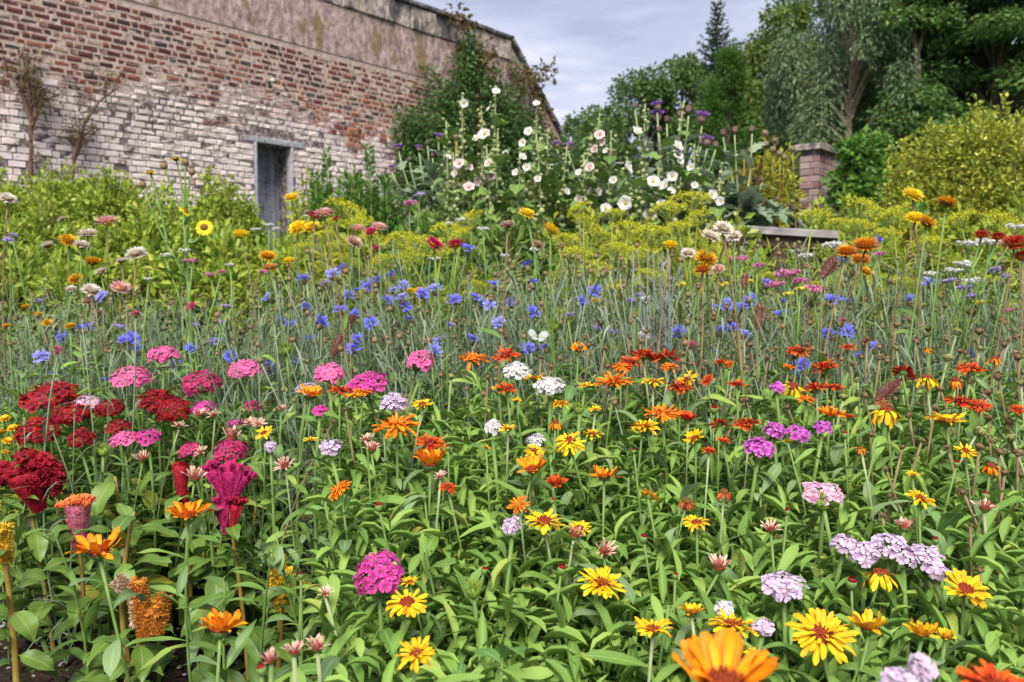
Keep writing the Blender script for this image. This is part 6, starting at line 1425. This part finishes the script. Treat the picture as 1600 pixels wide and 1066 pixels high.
for i, (x, yt, d) in enumerate(((510, 232, 5.2), (577, 230, 5.0), (535, 268, 5.1), (560, 272, 5.0), (595, 276, 5.1), (603, 275, 5.0), (492, 270, 5.2), (552, 275, 5.2))):
    p = P(x, yt, d); b = np.array((p[0], p[1], gz(p[0], p[1]))); t = thing('green_spire', b); h = p[2] - b[2]; m = MB(); n = 650
    ob('stem', MB().add(tube(curve((0, 0, 0), p - b, (0.01, 0, 0), 6), [0.01, 0.009, 0.008, 0.007, 0.005, 0.003], 5)).mesh('stem', M_STEM), t)
    z = rng.random(n) ** 0.7 * h; a = rng.uniform(0, 6.28, n); rr = 0.012 + 0.012 * (1 - z / h); C = np.stack([rr * np.cos(a), rr * np.sin(a), z], 1); D = np.stack([np.cos(a), np.sin(a), np.full(n, 0.9)], 1); l = rng.uniform(0.03, 0.06, n) * (1.5 - 0.8 * z / h); cloud(m, C, D, l, l * 0.35)
    ob('foliage', m.mesh('foliage', M_BRGREEN), t); pend(t, 'narrow green leafy spire in front of the brick wall', 'plant', 'green spires by the wall', x, yt)
M_HB = foliage_mat('border_foliage', (0.065, 0.14, 0.025), (0.19, 0.28, 0.06), (0.32, 0.36, 0.10))
MBU = [(500, 300, 5.4, 110, M_LIME), (575, 298, 5.3, 120, M_MIDGREEN), (625, 318, 5.2, 100, M_BRGREEN), (690, 318, 4.6, 110, M_HB), (760, 300, 4.6, 130, M_HB), (840, 290, 4.6, 120, M_HB), (905, 300, 4.8, 110, M_WALLCL), (965, 305, 4.9, 120, M_HB), (1030, 310, 4.8, 130, M_HB), (1100, 300, 5.0, 130, M_GREYGREEN), (1160, 262, 5.6, 90, M_YELGR), (1200, 252, 5.6, 80, M_YELGR), (1180, 290, 5.2, 60, M_RUST), (1290, 330, 5.0, 90, M_LIME), (1400, 345, 4.8, 110, M_BRGREEN), (480, 395, 3.9, 130, M_LIME), (560, 385, 3.8, 130, M_YELGR), (650, 385, 3.8, 130, M_BRGREEN), (740, 380, 3.7, 130, M_HB), (820, 375, 3.7, 130, M_HB), (900, 385, 3.7, 130, M_YELGR), (990, 385, 3.7, 130, M_YELGR), (1080, 380, 3.6, 130, M_YELGR), (1150, 400, 3.5, 90, M_LIME), (1350, 375, 3.7, 120, M_LIME), (1430, 375, 3.7, 120, M_YELGR), (1520, 370, 3.6, 130, M_LIME), (1600, 375, 3.6, 130, M_LIME), (30, 410, 3.9, 140, M_LIME), (130, 420, 3.7, 150, M_LIME), (240, 415, 3.7, 150, M_LIME), (350, 410, 3.7, 150, M_LIME), (880, 225, 9.0, 90, M_WALLCL), (950, 215, 10.0, 110, M_DKGREEN), (930, 190, 14.0, 110, M_DKGREEN)]
for i, (x, yt, d, wd, mt) in enumerate(MBU):
    t = shrub('border_bush', None, 'bush', x, yt, d, wd, 470, mt, 0.05 if d < 7 else 0.09, 1900, 'leafy bushes in the border', 0.5, 18, 200 + i, sprig=16)
    nm = {'lime_foliage': 'lime green', 'mid_foliage': 'mid green', 'bright_foliage': 'bright green', 'border_foliage': 'soft green', 'climber_foliage': 'dark green', 'grey_green_foliage': 'grey green', 'yellow_green_foliage': 'yellow green', 'rusty_foliage': 'rusty brown', 'dark_foliage': 'dark leaved'}[mt.name]
    pend(t, nm + ' leafy bush in the flower border', 'bush', 'leafy bushes in the border', x, yt)
# ================================================================== BUTTERFLY
M_WING = petal_mat('butterfly_wing', (0.30, 0.34, 0.30), (0.42, 0.46, 0.41), (0.38, 0.41, 0.38), None, vary=0.05)
p = P(840, 527, 1.72)
t = thing('butterfly', p, 'white butterfly resting among the cornflower stems', 'butterfly')
def wing(t): return np.sin(np.pi * np.clip(t, 0, 1) ** 1.3 * 0.86) ** 0.7 + 0.1
for (L_, W_, a, e, nm) in ((0.024, 0.019, 165, 38, 'forewing'), (0.018, 0.018, 215, 30, 'hindwing'), (0.024, 0.019, 15, 20, 'forewing'), (0.018, 0.018, -40, 15, 'hindwing')):
    ob(nm, MB().add(blade(L_, W_, 6, 4, wing, 0.2, 0.05)).mesh(nm, M_WING), t, rot('X', R(40)) @ rot('Z', R(a)) @ rot('Y', R(-e)))
ob('body', MB().add(lathe([(0.0006, -0.011), (0.0015, -0.004), (0.002, 0.003), (0.0016, 0.007), (0.0012, 0.009)], 8), 0, rot('X', R(50))).mesh('body', M_BROWN), t)
# ================================================================== LABELS THAT SINGLE OUT
ORD = ['first', 'second', 'third', 'fourth', 'fifth', 'sixth', 'seventh', 'eighth', 'ninth', 'tenth', 'eleventh', 'twelfth', 'thirteenth', 'fourteenth', 'fifteenth', 'sixteenth', 'seventeenth', 'eighteenth']
by = {}
for e in PEND: by.setdefault(e[1], []).append(e)
for desc, L in by.items():
    L.sort(key=lambda e: -e[3])
    nb = 1 if len(L) <= 11 else (2 if len(L) <= 22 else (3 if len(L) <= 33 else int(math.ceil(len(L) / 11))))
    if nb <= 3: names = {1: [''], 2: [' in the front half', ' in the rear half'], 3: [' of the front rows', ' of the middle rows', ' of the farthest']}[nb]
    else: names = [' in the %s row from the front' % ORD[i] for i in range(nb)]
    per = int(math.ceil(len(L) / nb))
    for bi in range(nb):
        B = sorted(L[bi * per:(bi + 1) * per], key=lambda e: e[2]); n = len(B)
        for i, e in enumerate(B):
            if n == 1: w_ = names[bi].strip()
            elif i < (n + 1) // 2: w_ = ('leftmost' if i == 0 else ORD[i] + ' from the left') + names[bi]
            else: w_ = ('rightmost' if i == n - 1 else ORD[n - 1 - i] + ' from the right') + names[bi]
            e[0]['label'] = desc + (', ' + w_ if w_ else '')
